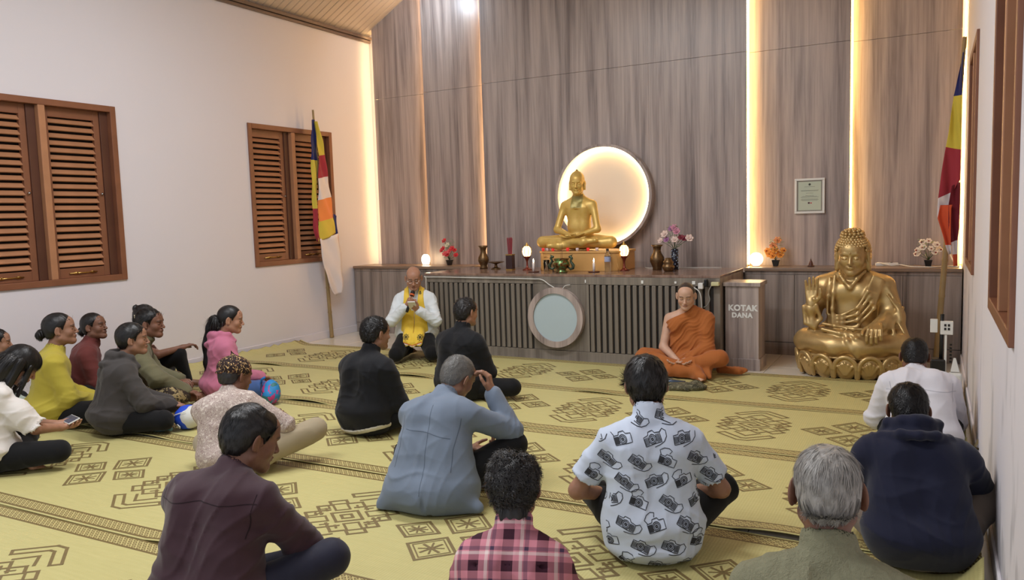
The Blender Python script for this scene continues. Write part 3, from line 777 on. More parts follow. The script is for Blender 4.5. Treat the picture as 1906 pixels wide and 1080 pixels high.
MB().bb(ax0, ax1, 0, .97, .842, .867).build('altar_top', M['altar_top'], al, bevel=.003)
MB().bb(ax0 + .01, ax1 - .01, .022, .96, .0, .84).build('carcass', plain('altar_black_recess', rgb(46, 42, 38), .7), al)
MB().bb(ax0 + .002, ax1 - .002, .0, .02, .768, .841).build('fascia', M['lam_slat'], al, bevel=.002)
MB().bb(ax0 + .002, ax1 - .002, -.004, .02, .0, .098).build('plinth', M['lam_slat'], al, bevel=.002)
MB().bb(ax1 - .008, ax1 - .0005, .022, .965, .1, .841).build('side_panel', M['lam_dark'], al, bevel=.002)
MB().bb(ax0 + .0005, ax0 + .008, .022, .965, .1, .841).build('side_panel', M['lam_dark'], al, bevel=.002)
MB().bb(-.285, .325, .002, .02, .10, .766).build('centre_panel', M['lam_slat'], al, bevel=.002)
MB().bb(ax1 - .06, ax1 - .001, -.001, .02, .10, .766).build('corner_post', M['lam_slat'], al, bevel=.002)
sl = MB().box((0, 0, 0), (.040, .030, .664)).build('slat', M['lam_slat'], al, bevel=.006)
xs = [ax0 + .025 + .0627 * k for k in range(21) if ax0 + .045 + .0627 * k < -.30] + [.358 + .0627 * k for k in range(20) if .358 + .0627 * k < ax1 - .07]
for k, x in enumerate(xs):
    o = sl if k == 0 else sl.copy()
    if k: col.objects.link(o); o.parent = al
    o.location = (x, .010, .433)
d = thing('hanging_disc', 'round pale disc in a grey wooden rim hanging on the altar front', 'disc', (-3.315, 7.08, .437))
V, F = tubeY(.242, .302, -.062, -.002); mk('rim', V, F, M['lam'], d)
V, F = tubeY(.0, .243, -.045, -.004); mk('disc', V, F, plain('pale_disc', rgb(176, 192, 196), .45, var=.02), d)
kb = thing('donation_box', 'tall grey wooden donation box lettered KOTAK DANA', 'donation box', (-1.52, 7.32, 0))
MB().bb(-.148, .148, -.148, .148, .0, .765).build('body', M['lam'], kb, bevel=.002)
MB().bb(-.165, .165, -.165, .165, .765, .80).build('lid', M['lam'], kb, bevel=.002)
MB().bb(-.160, .160, -.160, .160, .0, .105).build('plinth', M['lam'], kb, bevel=.002)
def text_mesh(name, s, size, mat, parent, loc, rot=(pi / 2, 0, 0), bold=.0, ext=.001, sp=1.0, align='CENTER'):
    cu = bpy.data.curves.new(name, 'FONT'); cu.body = s; cu.size = size; cu.extrude = ext; cu.offset = bold; cu.align_x = align; cu.space_character = sp
    t = bpy.data.objects.new(name + '_tmp', cu); col.objects.link(t)
    dg = bpy.context.evaluated_depsgraph_get(); me = bpy.data.meshes.new_from_object(t.evaluated_get(dg)); me.materials.clear(); me.materials.append(mat)
    bpy.data.objects.remove(t); o = bpy.data.objects.new(name, me); col.objects.link(o); o.parent = parent; o.location = loc; o.rotation_euler = rot; return o
text_mesh('lettering', 'KOTAK', .072, M['white'], kb, (.008, -.1495, .545), bold=.0035, sp=1.08)
text_mesh('lettering', 'DANA', .060, M['white'], kb, (.002, -.1495, .482), bold=.003, sp=1.12)

# ------------------------------------------------------------------ woven mats
MW = 1.205
def mat_material():
    t = NT('woven_mat'); uvn = t.n('ShaderNodeUVMap'); sp = t.n('ShaderNodeSeparateXYZ'); t.t.links.new(uvn.outputs[0], sp.inputs[0]); u, v = sp.outputs[0], sp.outputs[1]
    v2 = t.math('MINIMUM', v, t.math('SUBTRACT', MW, v))
    band = t.math('MULTIPLY', t.math('LESS_THAN', v2, .108), t.math('GREATER_THAN', v2, .012))
    def tri(x, s): return t.math('ABSOLUTE', t.math('SUBTRACT', t.math('FRACT', t.math('DIVIDE', x, s)), .5))
    a = tri(t.math('ADD', u, v2), .034); b = tri(t.math('SUBTRACT', u, v2), .034)
    lat = t.math('MAXIMUM', t.math('GREATER_THAN', a, .37), t.math('GREATER_THAN', b, .37))
    dot = t.math('MULTIPLY', t.math('LESS_THAN', a, .15), t.math('LESS_THAN', b, .15))
    pat = t.math('MAXIMUM', lat, dot)
    inb = t.math('MULTIPLY', t.math('GREATER_THAN', v2, .028), t.math('LESS_THAN', v2, .094))
    pat = t.math('MULTIPLY', pat, inb)
    yel = t.mix(t.noise(t.coord(scale=(2, 22, 1)), 3, 4), rgb(180, 171, 112), rgb(203, 194, 136))
    yel = t.mix(t.math('MULTIPLY', t.noise(t.coord(scale=(1, 1, 1)), 1.1, 3), .5), yel, rgb(198, 190, 126))
    brn = rgb(112, 94, 56)
    c = t.mix(band, yel, t.mix(pat, brn, rgb(196, 182, 122)))
    # fine ribs of the weave
    rib = t.math('SINE', t.math('MULTIPLY', u, 2 * pi / .0135)); rib2 = t.math('SINE', t.math('MULTIPLY', v, 2 * pi / .007))
    h = t.math('ADD', t.math('MULTIPLY', rib, .6), t.math('MULTIPLY', rib2, .3))
    c = t.mix(t.math('MULTIPLY', t.math('ADD', rib, 1), .07), c, rgb(150, 136, 80))
    t.out(c, .48, 0, .35); t.bump(h, .35, .0012); return t.m
M['mat'] = mat_material(); M['motif'] = plain('brown_weave', rgb(118, 100, 60), .55, var=.15, vscale=40)
def mat_height(seed):
    r = np.random.RandomState(seed); ph = r.rand(12) * 6.28
    def h(x, v):
        x = np.asarray(x, float); v = np.asarray(v, float)
        z = .0015 * (np.sin(x * 2.3 + ph[0]) + np.sin(x * 5.1 + v * 3 + ph[1]) + 1.6) * (.5 + .5 * np.sin(v * 4 + ph[2]))
        e = np.exp(-(v / .13) ** 2)               # the near edge lifts here and there
        lift = np.clip(np.sin(x * 3.1 + ph[3]) + .6 * np.sin(x * 7.3 + ph[4]) - .55, 0, 2)
        z = z + e * lift * .016
        ex = np.clip((x - .02) / .19, 0, 1)       # crumpled ends against the right wall
        z = z + ex ** 1.6 * (.10 + .035 * np.sin(v * 31 + ph[5]) + .03 * np.sin(v * 57 + x * 30 + ph[6]))
        el_ = np.clip((-6.50 - x) / .18, 0, 1); z = z + el_ ** 1.5 * (.05 + .015 * np.sin(v * 40 + ph[7]))
        return z
    return h
def motif_lines():
    """ribbons of one medallion and one small diamond, metres about their centre"""
    s = .054; W = .015
    def P(a, b): return ((a - b) * s, (a + b) * s * .82)
    med = []
    def loop(pts, w=W, close=True):
        q = [P(*p) for p in pts]
        if close: q.append(q[0])
        med.append((q, w))
    def rect(a0, b0, a1, b1, w=W): loop([(a0, b0), (a1, b0), (a1, b1), (a0, b1)], w)
    rect(-.9, -.9, .9, .9); rect(-.35, -.35, .35, .35)
    for sa, sb in ((1, 0), (0, 1), (-1, 0), (0, -1)):
        def T(u, v): return (sa * u - sb * v, sb * u + sa * v)
        loop([T(.9, -1.6), T(2.6, -1.6), T(2.6, -.6), T(3.4, -.6), T(3.4, .6), T(2.6, .6), T(2.6, 1.6), T(.9, 1.6)], W, False)
        loop([T(1.4, -.5), T(2.7, -.5), T(2.7, .5), T(1.4, .5)], W * .8)
        loop([T(2.0, -1.1), T(1.5, -1.1)], W * .8, False); loop([T(2.0, 1.1), T(1.5, 1.1)], W * .8, False)
    for q in (1, -1):      # chevrons above and below
        loop([(q * 4.6, q * 1.3), (q * 4.6, q * 4.0), (q * 4.0, q * 4.6), (q * 1.3, q * 4.6), (q * 1.3, q * 3.9), (q * 3.6, q * 3.9), (q * 3.9, q * 3.6), (q * 3.9, q * 1.3)])
        loop([(q * 3.0, q * 1.6), (q * 3.1, q * 3.1), (q * 1.6, q * 3.0)], W, False)
        c = q * 3.9        # boxes with a flower left and right
        rect(c - 1.1, -c - 1.1, c + 1.1, -c + 1.1)
        rect(c - .8, -c - .8, c + .8, -c + .8, W * .4)
        star(med, lambda a, b: P(c + a, -c + b), .6)
    for sa, sb in ((2.3, -1.2), (1.2, -2.3), (-2.3, 1.2), (-1.2, 2.3)): rect(sa - .35, sb - .35, sa + .35, sb + .35, W * .7)
    dia = []
    def PD(a, b): return ((a - b) * s, (a + b) * s * 1.0)
    for k, w in ((1.18, W), (.92, W * .45)):
        q = [PD(-k, -k), PD(k, -k), PD(k, k), PD(-k, k), PD(-k, -k)]; dia.append((q, w))
    star(dia, PD, .72)
    return med, dia
def star(L, P, k):
    for w in range(8):
        t = w * pi / 4 + pi / 8; L.append(([P(k * .15 * cos(t), k * .15 * sin(t)), P(k * .55 * cos(t), k * .55 * sin(t)), P(k * cos(t), k * sin(t))], .013 if w % 2 == 0 else .009))
MED, DIA = motif_lines()
def woven_mat(i, y0, z0, seed, med_x, label, skew=0):
    h = mat_height(seed); nx, nv_ = 560, 22; x = np.linspace(-6.66, .185, nx); vv = np.concatenate([[0, .004], np.linspace(.03, MW - .03, nv_ - 4), [MW - .004, MW]])
    X, Vv = np.meshgrid(x, vv, indexing='ij'); Z = h(X, Vv); wob = .012 * np.sin(X * 1.3 + seed) + skew * (X + 3.3)
    top = np.stack([X, Vv + wob, Z], -1).reshape(-1, 3); m = len(vv)
    bot = top - np.array([0, 0, .0035])
    V = np.concatenate([top, bot]); I = np.arange(nx * m).reshape(nx, m)
    Q = np.stack([I[:-1, :-1], I[1:, :-1], I[1:, 1:], I[:-1, 1:]], -1).reshape(-1, 4)
    N_ = nx * m
    Q2 = Q[:, ::-1] + N_
    e1 = np.stack([I[:-1, 0], I[:-1, 0] + N_, I[1:, 0] + N_, I[1:, 0]], -1); e2 = np.stack([I[:-1, -1], I[1:, -1], I[1:, -1] + N_, I[:-1, -1] + N_], -1)
    e3 = np.stack([I[0, :-1], I[0, 1:], I[0, 1:] + N_, I[0, :-1] + N_], -1); e4 = np.stack([I[-1, :-1], I[-1, :-1] + N_, I[-1, 1:] + N_, I[-1, 1:]], -1)
    QQ = np.concatenate([Q, Q2, e1, e2, e3, e4])
    r = thing('woven_mat', label, 'mat', (0, y0, z0))
    o = mk_np('mat_sheet', V, QQ, M['mat'], r); uv = o.data.uv_layers.new(name='UVMap')
    UV = np.concatenate([np.stack([X.ravel(), Vv.ravel()], 1)] * 2); li = np.zeros(len(o.data.loops), np.int32); o.data.loops.foreach_get('vertex_index', li)
    uv.data.foreach_set('uv', UV[li].astype(np.float32).ravel())
    # woven-in motifs
    PV = []; PF = []
    def ribbon(pts, w, cx, cy):
        for a, b in zip(pts, pts[1:]):
            a = np.array(a) + (cx, cy); b = np.array(b) + (cx, cy); L = np.linalg.norm(b - a); t = (b - a) / L; nn = np.array([-t[1], t[0]]) * w / 2; a = a - t * w / 2; b = b + t * w / 2
            ns = max(1, int(L / .04)); base = len(PV)
            for k in range(ns + 1):
                c = a + (b - a) * k / ns
                for q in (c - nn, c + nn): PV.append((q[0], q[1] + .012 * sin(q[0] * 1.3 + seed) + skew * (q[0] + 3.3), float(h(q[0], q[1])) + .0012))
            for k in range(ns): PF.append((base + 2 * k, base + 2 * k + 2, base + 2 * k + 3, base + 2 * k + 1))
    for mx in med_x:
        if mx < 0.3:
            for pts, w in MED:
                if -6.3 < mx + pts[0][0] < .0: ribbon(pts, w, mx, MW / 2)
        for dy in (-.155, .155):
            cx = mx - .60
            if -6.4 < cx < .0:
                for pts, w in DIA: ribbon(pts, w, cx, MW / 2 + dy)
    mk('woven_pattern', PV, PF, M['motif'], r)
    return r
woven_mat(0, 5.785, .020, 1, [-.92 - 1.2 * k for k in range(6)] + [.28], 'yellow woven mat nearest the altar, with brown medallions')
woven_mat(1, 4.665, .0155, 2, [-1.04 - 1.2 * k for k in range(6)] + [.16], 'yellow woven mat second from the altar, under the black-jacketed man')
woven_mat(2, 3.475, .0110, 3, [-1.62 - 1.2 * k for k in range(5)] + [-.42], 'yellow woven mat third from the altar, across the middle of the floor')
woven_mat(3, 2.28, .0065, 4, [-1.32 - 1.2 * k for k in range(5)] + [-.12], 'yellow woven mat fourth from the altar, under the grey-blue blazer man')
woven_mat(4, 1.08, .002, 5, [-1.1 - 1.2 * k for k in range(5)] + [.1], 'yellow woven mat nearest the camera, at the bottom left corner')
# ------------------------------------------------------------------ the two statues
GOLD = plain('antique_gold_paint', rgb(196, 166, 112), .38, .62, var=.22, vscale=14, bump=.12, bscale=90)
GOLD2 = vcol_mat('pale_gold_paint', .42, .5); GOLD2.node_tree.nodes['Principled BSDF'].inputs['Metallic'].default_value = .35
def arch_petal():
    """a lotus petal: bulging shield, raised arch rim, fan of veins; x across, z up, bulging towards +y"""
    P = [el((0, -.012, .075), (.056, .030, .082), k=.02)]
    n = 14; pts = [(-.058 * cos(pi * k / n) * (1.0 if 1 else 1), .012, .075 + .078 * sin(pi * k / n)) for k in range(n + 1)]
    pts = [(-.058, .006, .015)] + pts + [(.058, .006, .015)]
    for a, b in zip(pts, pts[1:]): P.append(rc(a, b, .0115, .0115, .006))
    for w in (-.75, -.38, 0, .38, .75): P.append(rc((w * .012, .012, .035), (w * .048, .016, .115 - abs(w) * .03), .005, .009, .006))
    return P
def big_buddha():
    r = thing('seated_golden_statue', 'large golden seated statue with curled hair and one palm raised, on the floor', 'statue', (-.615, 7.30, 0), pi - radians(3))
    # lotus base
    P = [el((0, 0, .10), (.40, .30, .12), k=.03), el((0, 0, .035), (.37, .28, .05), k=.02), el((0, 0, .19), (.43, .325, .05), k=.03)]
    V, Q = sdf_mesh(P, .012, floor=.0); mk_np('lotus_base', V, Q, GOLD, r)
    V, Q = sdf_mesh(arch_petal(), .0045); first = None
    for i in range(14):
        a = 2 * pi * (i + .5) / 14; x, y = .405 * cos(a), .315 * sin(a); nx, ny = cos(a) / .405, sin(a) / .315; ang = math.atan2(ny, nx) - pi / 2
        if first is None: o = first = mk_np('petal', V, Q, GOLD, r)
        else: o = first.copy(); col.objects.link(o); o.parent = r
        o.location = (x, y, .012); o.rotation_euler = (-.16, 0, ang); o.scale = (1.50, 1.25, 1.32)
    # robed body
    P = [el((0, .03, .295), (.455, .315, .125), k=.06), rc((-.34, .08, .29), (-.10, .24, .27), .115, .10, .06), rc((.34, .08, .29), (.10, .24, .27), .115, .10, .06), el((0, -.10, .34), (.30, .19, .16), k=.06),
         el((0, -.07, .56), (.215, .165, .26), k=.08), rc((-.13, -.05, .72), (.13, -.05, .72), .135, .135, .06), el((-.07, .045, .73), (.085, .06, .07), k=.05), el((.07, .045, .73), (.085, .06, .07), k=.05)]
    for s in (-1, 1): P.append(rc((s * .10, -.07, .84), (s * .235, -.065, .775), .075, .085, .05))
    P += [rc((0, -.06, .84), (0, -.035, .95), .085, .075, .04)]
    # left arm (viewer's right) down to the knee, wide sleeve
    P += [rc((-.245, -.065, .765), (-.315, -.03, .53), .088, .090, .04), rc((-.315, -.03, .52), (-.235, .19, .46), .085, .060, .04), rc((-.33, -.02, .50), (-.40, .02, .33), .075, .05, .05)]
    # right arm raised
    P += [rc((.245, -.065, .765), (.325, .0, .54), .085, .075, .04), rc((.325, .0, .53), (.305, .165, .585), .070, .058, .04)]
    # hanging sleeve mouth
    for a, b, q in (((.255, .20, .62), (.225, .17, .50), .016), ((.225, .17, .50), (.27, .19, .425), .016), ((.27, .19, .425), (.345, .19, .46), .016), ((.345, .19, .46), (.365, .18, .60), .016)): P.append(rc(a, b, q, q, .02))
    P += [rc((.30, .10, .50), (.29, .14, .44), .06, .035, .05), rc((.30, .17, .56), (.29, .185, .46), .03, .022, .03)]
    # drapery ridges
    def arc(pts, r0, r1=None, k=.026):
        r0 *= 1.35
        for a, b in zip(pts, pts[1:]): P.append(rc(a, b, r0, r1 or r0, k))
    arc([(-.105, .02, .90), (-.05, .085, .84), (.0, .112, .765), (.05, .10, .82), (.08, .08, .86), (.095, .03, .90)], .010)        # neckline
    for t in (0, .05, .10, .15):
        arc([(-.17 - t * .45, .03, .86 - t * .2), (-.14 - t * .3, .105 - t * .15, .74 - t), (-.06, .135 - t * .1, .60 - t * 1.1), (.06, .125, .53 - t * .7), (.17, .09, .52 - t * .5)], .009)
    arc([(.13, .06, .86), (.135, .105, .72), (.14, .115, .58), (.13, .12, .44)], .011); arc([(.175, .04, .84), (.185, .075, .68), (.185, .09, .54)], .009)
    arc([(-.24, .20, .395), (-.1, .27, .385), (.05, .285, .395), (.2, .25, .42)], .012); arc([(-.20, .22, .43), (-.05, .24, .43), (.1, .235, .45), (.2, .2, .46)], .010)
    arc([(.01, .26, .41), (-.01, .325, .34), (-.05, .335, .27), (-.09, .32, .20)], .010); arc([(-.03, .27, .40), (-.08, .32, .36), (-.14, .31, .33)], .007)
    for t in (0, .05, .1): arc([(-.40 + t, .03 + t, .60 - t), (-.36 + t * .6, .09 + t * .6, .50 - t * .5), (-.42 + t * 1.5, .14 + t * .4, .40 - t * .1)], .009)
    for t in (0, .04): arc([(-.28, .02 + t, .75 - t), (-.37, .05 + t * .5, .62 - t), (-.39, .09, .50)], .008)
    for t in (-.03, .03): P.append(rc((.0, -.045, .875 + t), (.0, -.035, .875 + t), .089, .088, .008))
    hl = hand((-.225, .205, .475), (.03, .85, -.25), (0, -.3, -1), -1, 1.55, curls=(.75, .8, .85, .9), spread=.08, thumb=.3, r=1.12)
    hr = hand((.300, .185, .615), (.0, -.05, 1), (0, 1, 0), 1, 1.35, curls=(.12, .10, .10, .14), spread=.06, thumb=.35, r=1.15)
    V, Q = sdf_mesh(P, .0085, fns=[wrinkle(4, .0025, 9, (.6, .2, -1))], floor=.19)
    V2, Q2 = sdf_mesh(hl, .006); V3, Q3 = sdf_mesh(hr, .006)
    hp = head_prims(1.12, ear=1.0) + [rc((0, -.02, -.07), (0, -.04, -.16), .066, .070, .03)]
    for s in (-1, 1): hp += [rc((s * .088, -.008, .02), (s * .090, -.004, -.085), .011, .014, .01), rc((s * .012, .085, .024), (s * .032, .082, .031), .0025, .003, .010), rc((s * .032, .082, .031), (s * .052, .072, .022), .003, .002, .010), el((s * .031, .0765, .0), (.019, .0125, .011), k=.004), rc((s * .016, .0900, -.002), (s * .031, .0915, -.006), .0012, .0015, .003), rc((s * .031, .0915, -.006), (s * .046, .086, -.002), .0015, .0012, .003), rc((s * .008, .096, -.060), (s * .026, .088, -.054), .003, .0015, .006)]
    hp += [el((0, -.02, .105), (.060, .062, .045), k=.03)]
    V4, Q4 = sdf_mesh(hp, .0035); S = 1.42; hc = A3(0, .0, 1.035); Rh = rotx(-.16)
    V4 = V4 @ Rh.T * S + hc
    V, Q = join([(V, Q), (V2, Q2), (V3, Q3), (V4, Q4)]); mk_np('body', V, Q, GOLD, r)
    m = MB()
    def bead(pt, q): pt = Rh @ np.array(pt) * S + hc; m.ball(pt, q, 7, 5)
    for row in range(10):                      # curls in rows round the skull
        el_ = radians(4 + row * 9.2); n = max(6, int(34 * cos(el_)))
        for k in range(n):
            a = 2 * pi * (k + .5 * (row % 2)) / n; x, y, z = .083 * 1.12 * cos(el_) * cos(a), -.018 + .102 * cos(el_) * sin(a), .030 + .092 * sin(el_)
            if y > .03 and z < .062 - .25 * max(0, abs(x) - .035) : continue
            if z < .036 and y > .012: continue
            bead((x, y, z), .0165)
    for row in range(3):
        z = -.0 - row * .02; 
        for k in range(20):
            a = pi + pi * (k + .5 * (row % 2)) / 19; x, y = .088 * 1.08 * cos(a), -.02 + .098 * sin(a)
            if y < .01: bead((x, y, z + .018), .0165)
    for row, (rr, zz, n) in enumerate(((.062, .118, 18), (.058, .134, 15), (.040, .147, 10), (.016, .153, 5))):
        for k in range(n): a = 2 * pi * (k + .5 * (row % 2)) / n; bead((rr * cos(a), -.02 + rr * sin(a), zz), .0155)
    m.build('hair_curls', GOLD, r, True)
    m = MB(); m.ball(Rh @ np.array((0, .094, .032)) * S + hc, .009, 8, 6); m.build('forehead_dot', GOLD, r, True)
big_buddha()

def altar_buddha():
    GB = np.array(rgb(214, 178, 92)[:3]); DK = np.array(rgb(150, 136, 70)[:3])
    ped = thing('statue_pedestal', 'low rounded gold pedestal under the slim seated statue on the altar', 'pedestal', (-3.275, 7.77, .867))
    pm = plain('gold_pedestal_paint', rgb(206, 158, 92), .45, .2, var=.06)
    def stad(hx, hy, r, z0, z1, m):
        pts = []
        for cx, cy, a0 in ((hx - r, -hy + r, -pi / 2), (hx - r, hy - r * .6, 0), (-hx + r, hy - r * .6, pi / 2), (-hx + r, -hy + r, pi)):
            for k in range(9): a = a0 + pi / 2 * k / 8; pts.append((cx + r * cos(a), cy + (r if a0 in (-pi / 2, pi) else r * .6) * sin(a)))
        n = len(pts); V = [(x, y, z0) for x, y in pts] + [(x, y, z1) for x, y in pts]
        m.add(V, [tuple(range(n - 1, -1, -1)), tuple(range(n, 2 * n))] + [(i, (i + 1) % n, (i + 1) % n + n, i + n) for i in range(n)])
    m = MB(); stad(.475, .27, .16, 0, .185, m); m.build('drum', pm, ped, bevel=.003)
    m = MB(); stad(.485, .278, .165, .185, .207, m); m.build('rim', pm, ped, bevel=.004)
    for sx in (-1, 1):
        m = MB()
        pts = [(sx * (.33 + .09 * cos(a)), -.27 + .02 * abs(cos(a)) , .0 + .155 * sin(a)) for a in [pi * k / 12 for k in range(13)]]; m.tube([(x + sx * .02, y - .0 + (.035 if abs(x) > .37 else .0), z) for x, y, z in pts], .006, 6)
        m.build('moulding', pm, ped, True)
    p = pose(lean=.0, curve=.02, head=(.22, .14, 0), sh=.168, seat=.10, hl=(-.035, .19, .150), hr=(.03, .20, .165), pl_=(-.9, -.35, -.3), pr_=(.9, -.35, -.3),
             knees=((-.385, .10, .085), (.385, .10, .095)), ankles=((.16, .22, .06), (-.14, .25, .10)))
    r = thing('slim_golden_statue', 'slim smooth golden seated statue with hands in lap before the lit niche', 'statue', (-3.34, 7.74, 1.074), pi + .05)
    P = body_core(p, -.004, .80) + leg_prims(p, .0) + arm_prims(p, -1, -.004) + arm_prims(p, 1, -.004) + [rc(p.nec - p.Rt @ A3(0, 0, .03), p.hb, .056, .052, .04)]
    P = [q for q in P if not (q[0] == 'el' and abs(q[1][2] - p.pel[2] + .01) < .012)] + [el(p.pel + A3(0, -.01, -.0), (.15, .11, .095), k=.04)]
    P += foot_prims(p.anl, p.anl + A3(.10, .0, .0), 1, False) + foot_prims(p.anr, p.anr + A3(-.12, -.02, .01), -1, False)
    c = p.che
    P += [rc(c + A3(-.11, .075, .045), c + A3(.0, .098, .035), .006, .006, .008), rc(c + A3(.0, .098, .035), c + A3(.11, .075, .045), .006, .006, .008)]
    def colr(V):
        C = flatcol(V, GB); x, y, z = V.T; m = (z > c[2] + .04) & (y > .02) & (np.abs(x) < .062 + .0 * z) & (z < p.nec[2] + .06)
        C[m, :3] = DK; return C
    V, Q = sdf_mesh(P, .008, floor=.002); parts = [(V, Q, colr(V))]
    for s, w, d, n in ((-1, p.wrl, (.9, .25, -.02), (0, 0, 1)), (1, p.wrr, (-.9, .2, .0), (0, 0, 1))):
        V, Q = sdf_mesh(hand(w, d, n, -s if False else s, 1.0, .16, thumb=.3), .0045); parts.append((V, Q, flatcol(V, GB)))
    hp = head_prims(.95) + [el((0, -.02, .122), (.018, .020, .014), k=.004), el((0, -.016, .04), (.078, .098, .086), k=.01)] + [rc((s * .078, -.008, .0), (s * .080, -.004, -.065), .008, .010, .01) for s in (-1, 1)] + [rc((0, -.024, -.06), (0, -.035, -.15), .050, .056, .03)]
    V, Q = sdf_mesh(hp, .0036); C = flatcol(V, GB); parts.append((V @ p.Rh.T + p.hc, Q, C))
    V, Q, C = join(parts); mk_np('body', V, Q, GOLD2, r, colors=C)
    t = p.hc + p.Rh @ A3(0, -.02, .145); MB().lathe([(.008, -.014), (.010, -.006), (.006, -.003)], 10, t).build('finial', M['teak_dark'], r, True)
altar_buddha()

# ------------------------------------------------------------------ things on the altar and cabinets
ZA = .8675; ZC = .8705
brz = M['bronze']
def vase(name, label, cat, loc, prof, mat, n=28, group=None):
    t = thing(name, label, cat, loc, 0, group); MB().lathe(prof, n).build('body', mat, t, True); return t
vase('bronze_vase', 'brown bronze vase with flared lip at the altar end nearest the red flowers', 'vase', (-4.561, 7.78, ZA), [(.0, 0), (.045, 0), (.048, .012), (.038, .03), (.050, .06), (.066, .095), (.060, .13), (.036, .17), (.031, .20), (.038, .235), (.060, .262), (.055, .262), (.030, .235), (0, .2)], brz)
vase('offering_dish', 'small flat bronze footed dish between vase and incense holder', 'dish', (-4.353, 7.70, ZA), [(0, 0), (.058, 0), (.05, .01), (.020, .022), (.014, .055), (.05, .068), (.092, .078), (.094, .084), (.05, .076), (0, .072)], brz)
t = thing('incense_holder', 'square dark incense holder with a bundle of dusky red sticks', 'incense holder', (-4.112, 7.60, ZA))
m = MB(); m.box((0, 0, .085), (.075, .075, .15)); m.build('box', plain('dark_lacquer', rgb(58, 40, 40), .25), t, bevel=.002)
for _z in (.168, .006): MB().box((0, 0, _z), (.080, .080, .012)).build('trim', M['brass'], t, bevel=.002)
m = MB(); rr = random.Random(3)
for k in range(60):
    a = rr.random() * 6.28; q = rr.random() ** .5; m.tube([(q * .022 * cos(a), q * .022 * sin(a), .17), (q * .034 * cos(a), q * .034 * sin(a), .34 + .02 * rr.random())], .0016, 4)
for k in range(60):
    a = rr.random() * 6.28; q = rr.random() ** .5
o = m.build('incense_sticks', plain('dusky_red_incense', rgb(150, 66, 76), .8), t); o['kind'] = 'stuff'
def lotus_lamp(label, loc, gl):
    t = thing('glass_lamp', label, 'lamp', loc, 0, 'pair of glowing glass lamps on stems')
    MB().lathe([(0, 0), (.052, 0), (.052, .008), (.03, .016), (.012, .03), (.009, .09), (.022, .125), (.038, .138), (.040, .15), (.0, .15)], 24).build('stem', plain('red_brown_lamp_stem', rgb(120, 50, 34), .25, .4), t, True)
    MB().lathe([(0, .15), (.030, .15), (.044, .165), (.052, .20), (.046, .235), (.028, .258), (0, .262)], 24).build('shade', gl, t, True)
    m = MB()
    for k in range(8):
        a = 2 * pi * k / 8; m.tube([(.031 * cos(a), .031 * sin(a), .152), (.047 * cos(a), .047 * sin(a), .17), (.055 * cos(a), .055 * sin(a), .20), (.048 * cos(a), .048 * sin(a), .237), (.028 * cos(a), .028 * sin(a), .260)], .0028, 5)
    m.lathe([(.0, .258), (.026, .262), (.018, .275), (.006, .285), (.009, .292), (.0, .302)], 12); m.build('cage', M['brass'], t, True)
    return t
gl = emit('lamp_glow', (1.0, .70, .34, 1), 3.2)
lotus_lamp('glowing caged glass lamp left of the incense pot, by the red stick bundle', (-3.905, 7.60, ZA), gl)
lotus_lamp('glowing caged glass lamp at the right end of the statue pedestal', (-2.797, 7.62, ZA), gl)
def candle(label, loc, h=.095, plate=True):
    t = thing('candle', label, 'candle', loc, 0, 'burning white candles on dark saucers')
    MB().lathe([(0, 0), (.055, 0), (.062, .008), (.056, .008), (.05, .004), (0, .004)], 24).build('saucer', plain('dark_red_saucer', rgb(84, 36, 28), .3), t, True)
    MB().lathe([(0, .004), (.0125, .004), (.0120, h), (.006, h + .004), (0, h + .002)], 14).build('wax', plain('white_wax', rgb(232, 222, 214), .4), t, True)
    MB().lathe([(0, h + .004), (.006, h + .012), (.0075, h + .022), (.004, h + .036), (0, h + .048)], 10).build('flame', emit('candle_flame', (1.0, .66, .42, 1), 16) if 'candle_flame' not in bpy.data.materials else bpy.data.materials['candle_flame'], t, True)
candle('lit candle left of the green incense pot', (-3.692, 7.33, ZA)); candle('lit candle in front of the pedestal, right of the green incense pot', (-3.033, 7.38, ZA))
gm = glass('clear_glass', (.93, .96, .97, 1), .05)
t = thing('glass_cup', 'tall clear glass standing just left of the green incense pot', 'glass', (-3.585, 7.42, ZA)); MB().lathe([(0, 0), (.028, 0), (.034, .12), (.032, .12), (.026, .006), (0, .006)], 20).build('body', gm, t, True)
t = thing('water_bottle', 'clear plastic water bottle with black cap in front of pedestal', 'bottle', (-2.915, 7.46, ZA))
MB().lathe([(0, 0), (.030, 0), (.033, .01), (.030, .03), (.033, .05), (.030, .07), (.033, .09), (.033, .15), (.026, .175), (.013, .195), (.012, .215), (0, .215)], 20).build('body', gm, t, True)
MB().lathe([(.0332, .10), (.0335, .102), (.0335, .148), (.0332, .15)], 20).build('wrapper', plain('bottle_label_print', rgb(150, 160, 190), .4, var=.5, vscale=60), t, True)
MB().lathe([(0, .213), (.015, .213), (.015, .232), (0, .232)], 14).build('cap', M['black'], t, True)
t = thing('small_jar', 'small clear jar with dark lid right behind the tall glass', 'jar', (-3.505, 7.46, ZA)); MB().lathe([(0, 0), (.028, 0), (.030, .08), (.022, .095), (0, .095)], 18).build('body', gm, t, True); MB().lathe([(0, .094), (.023, .094), (.023, .108), (0, .108)], 16).build('lid', M['black'], t, True)
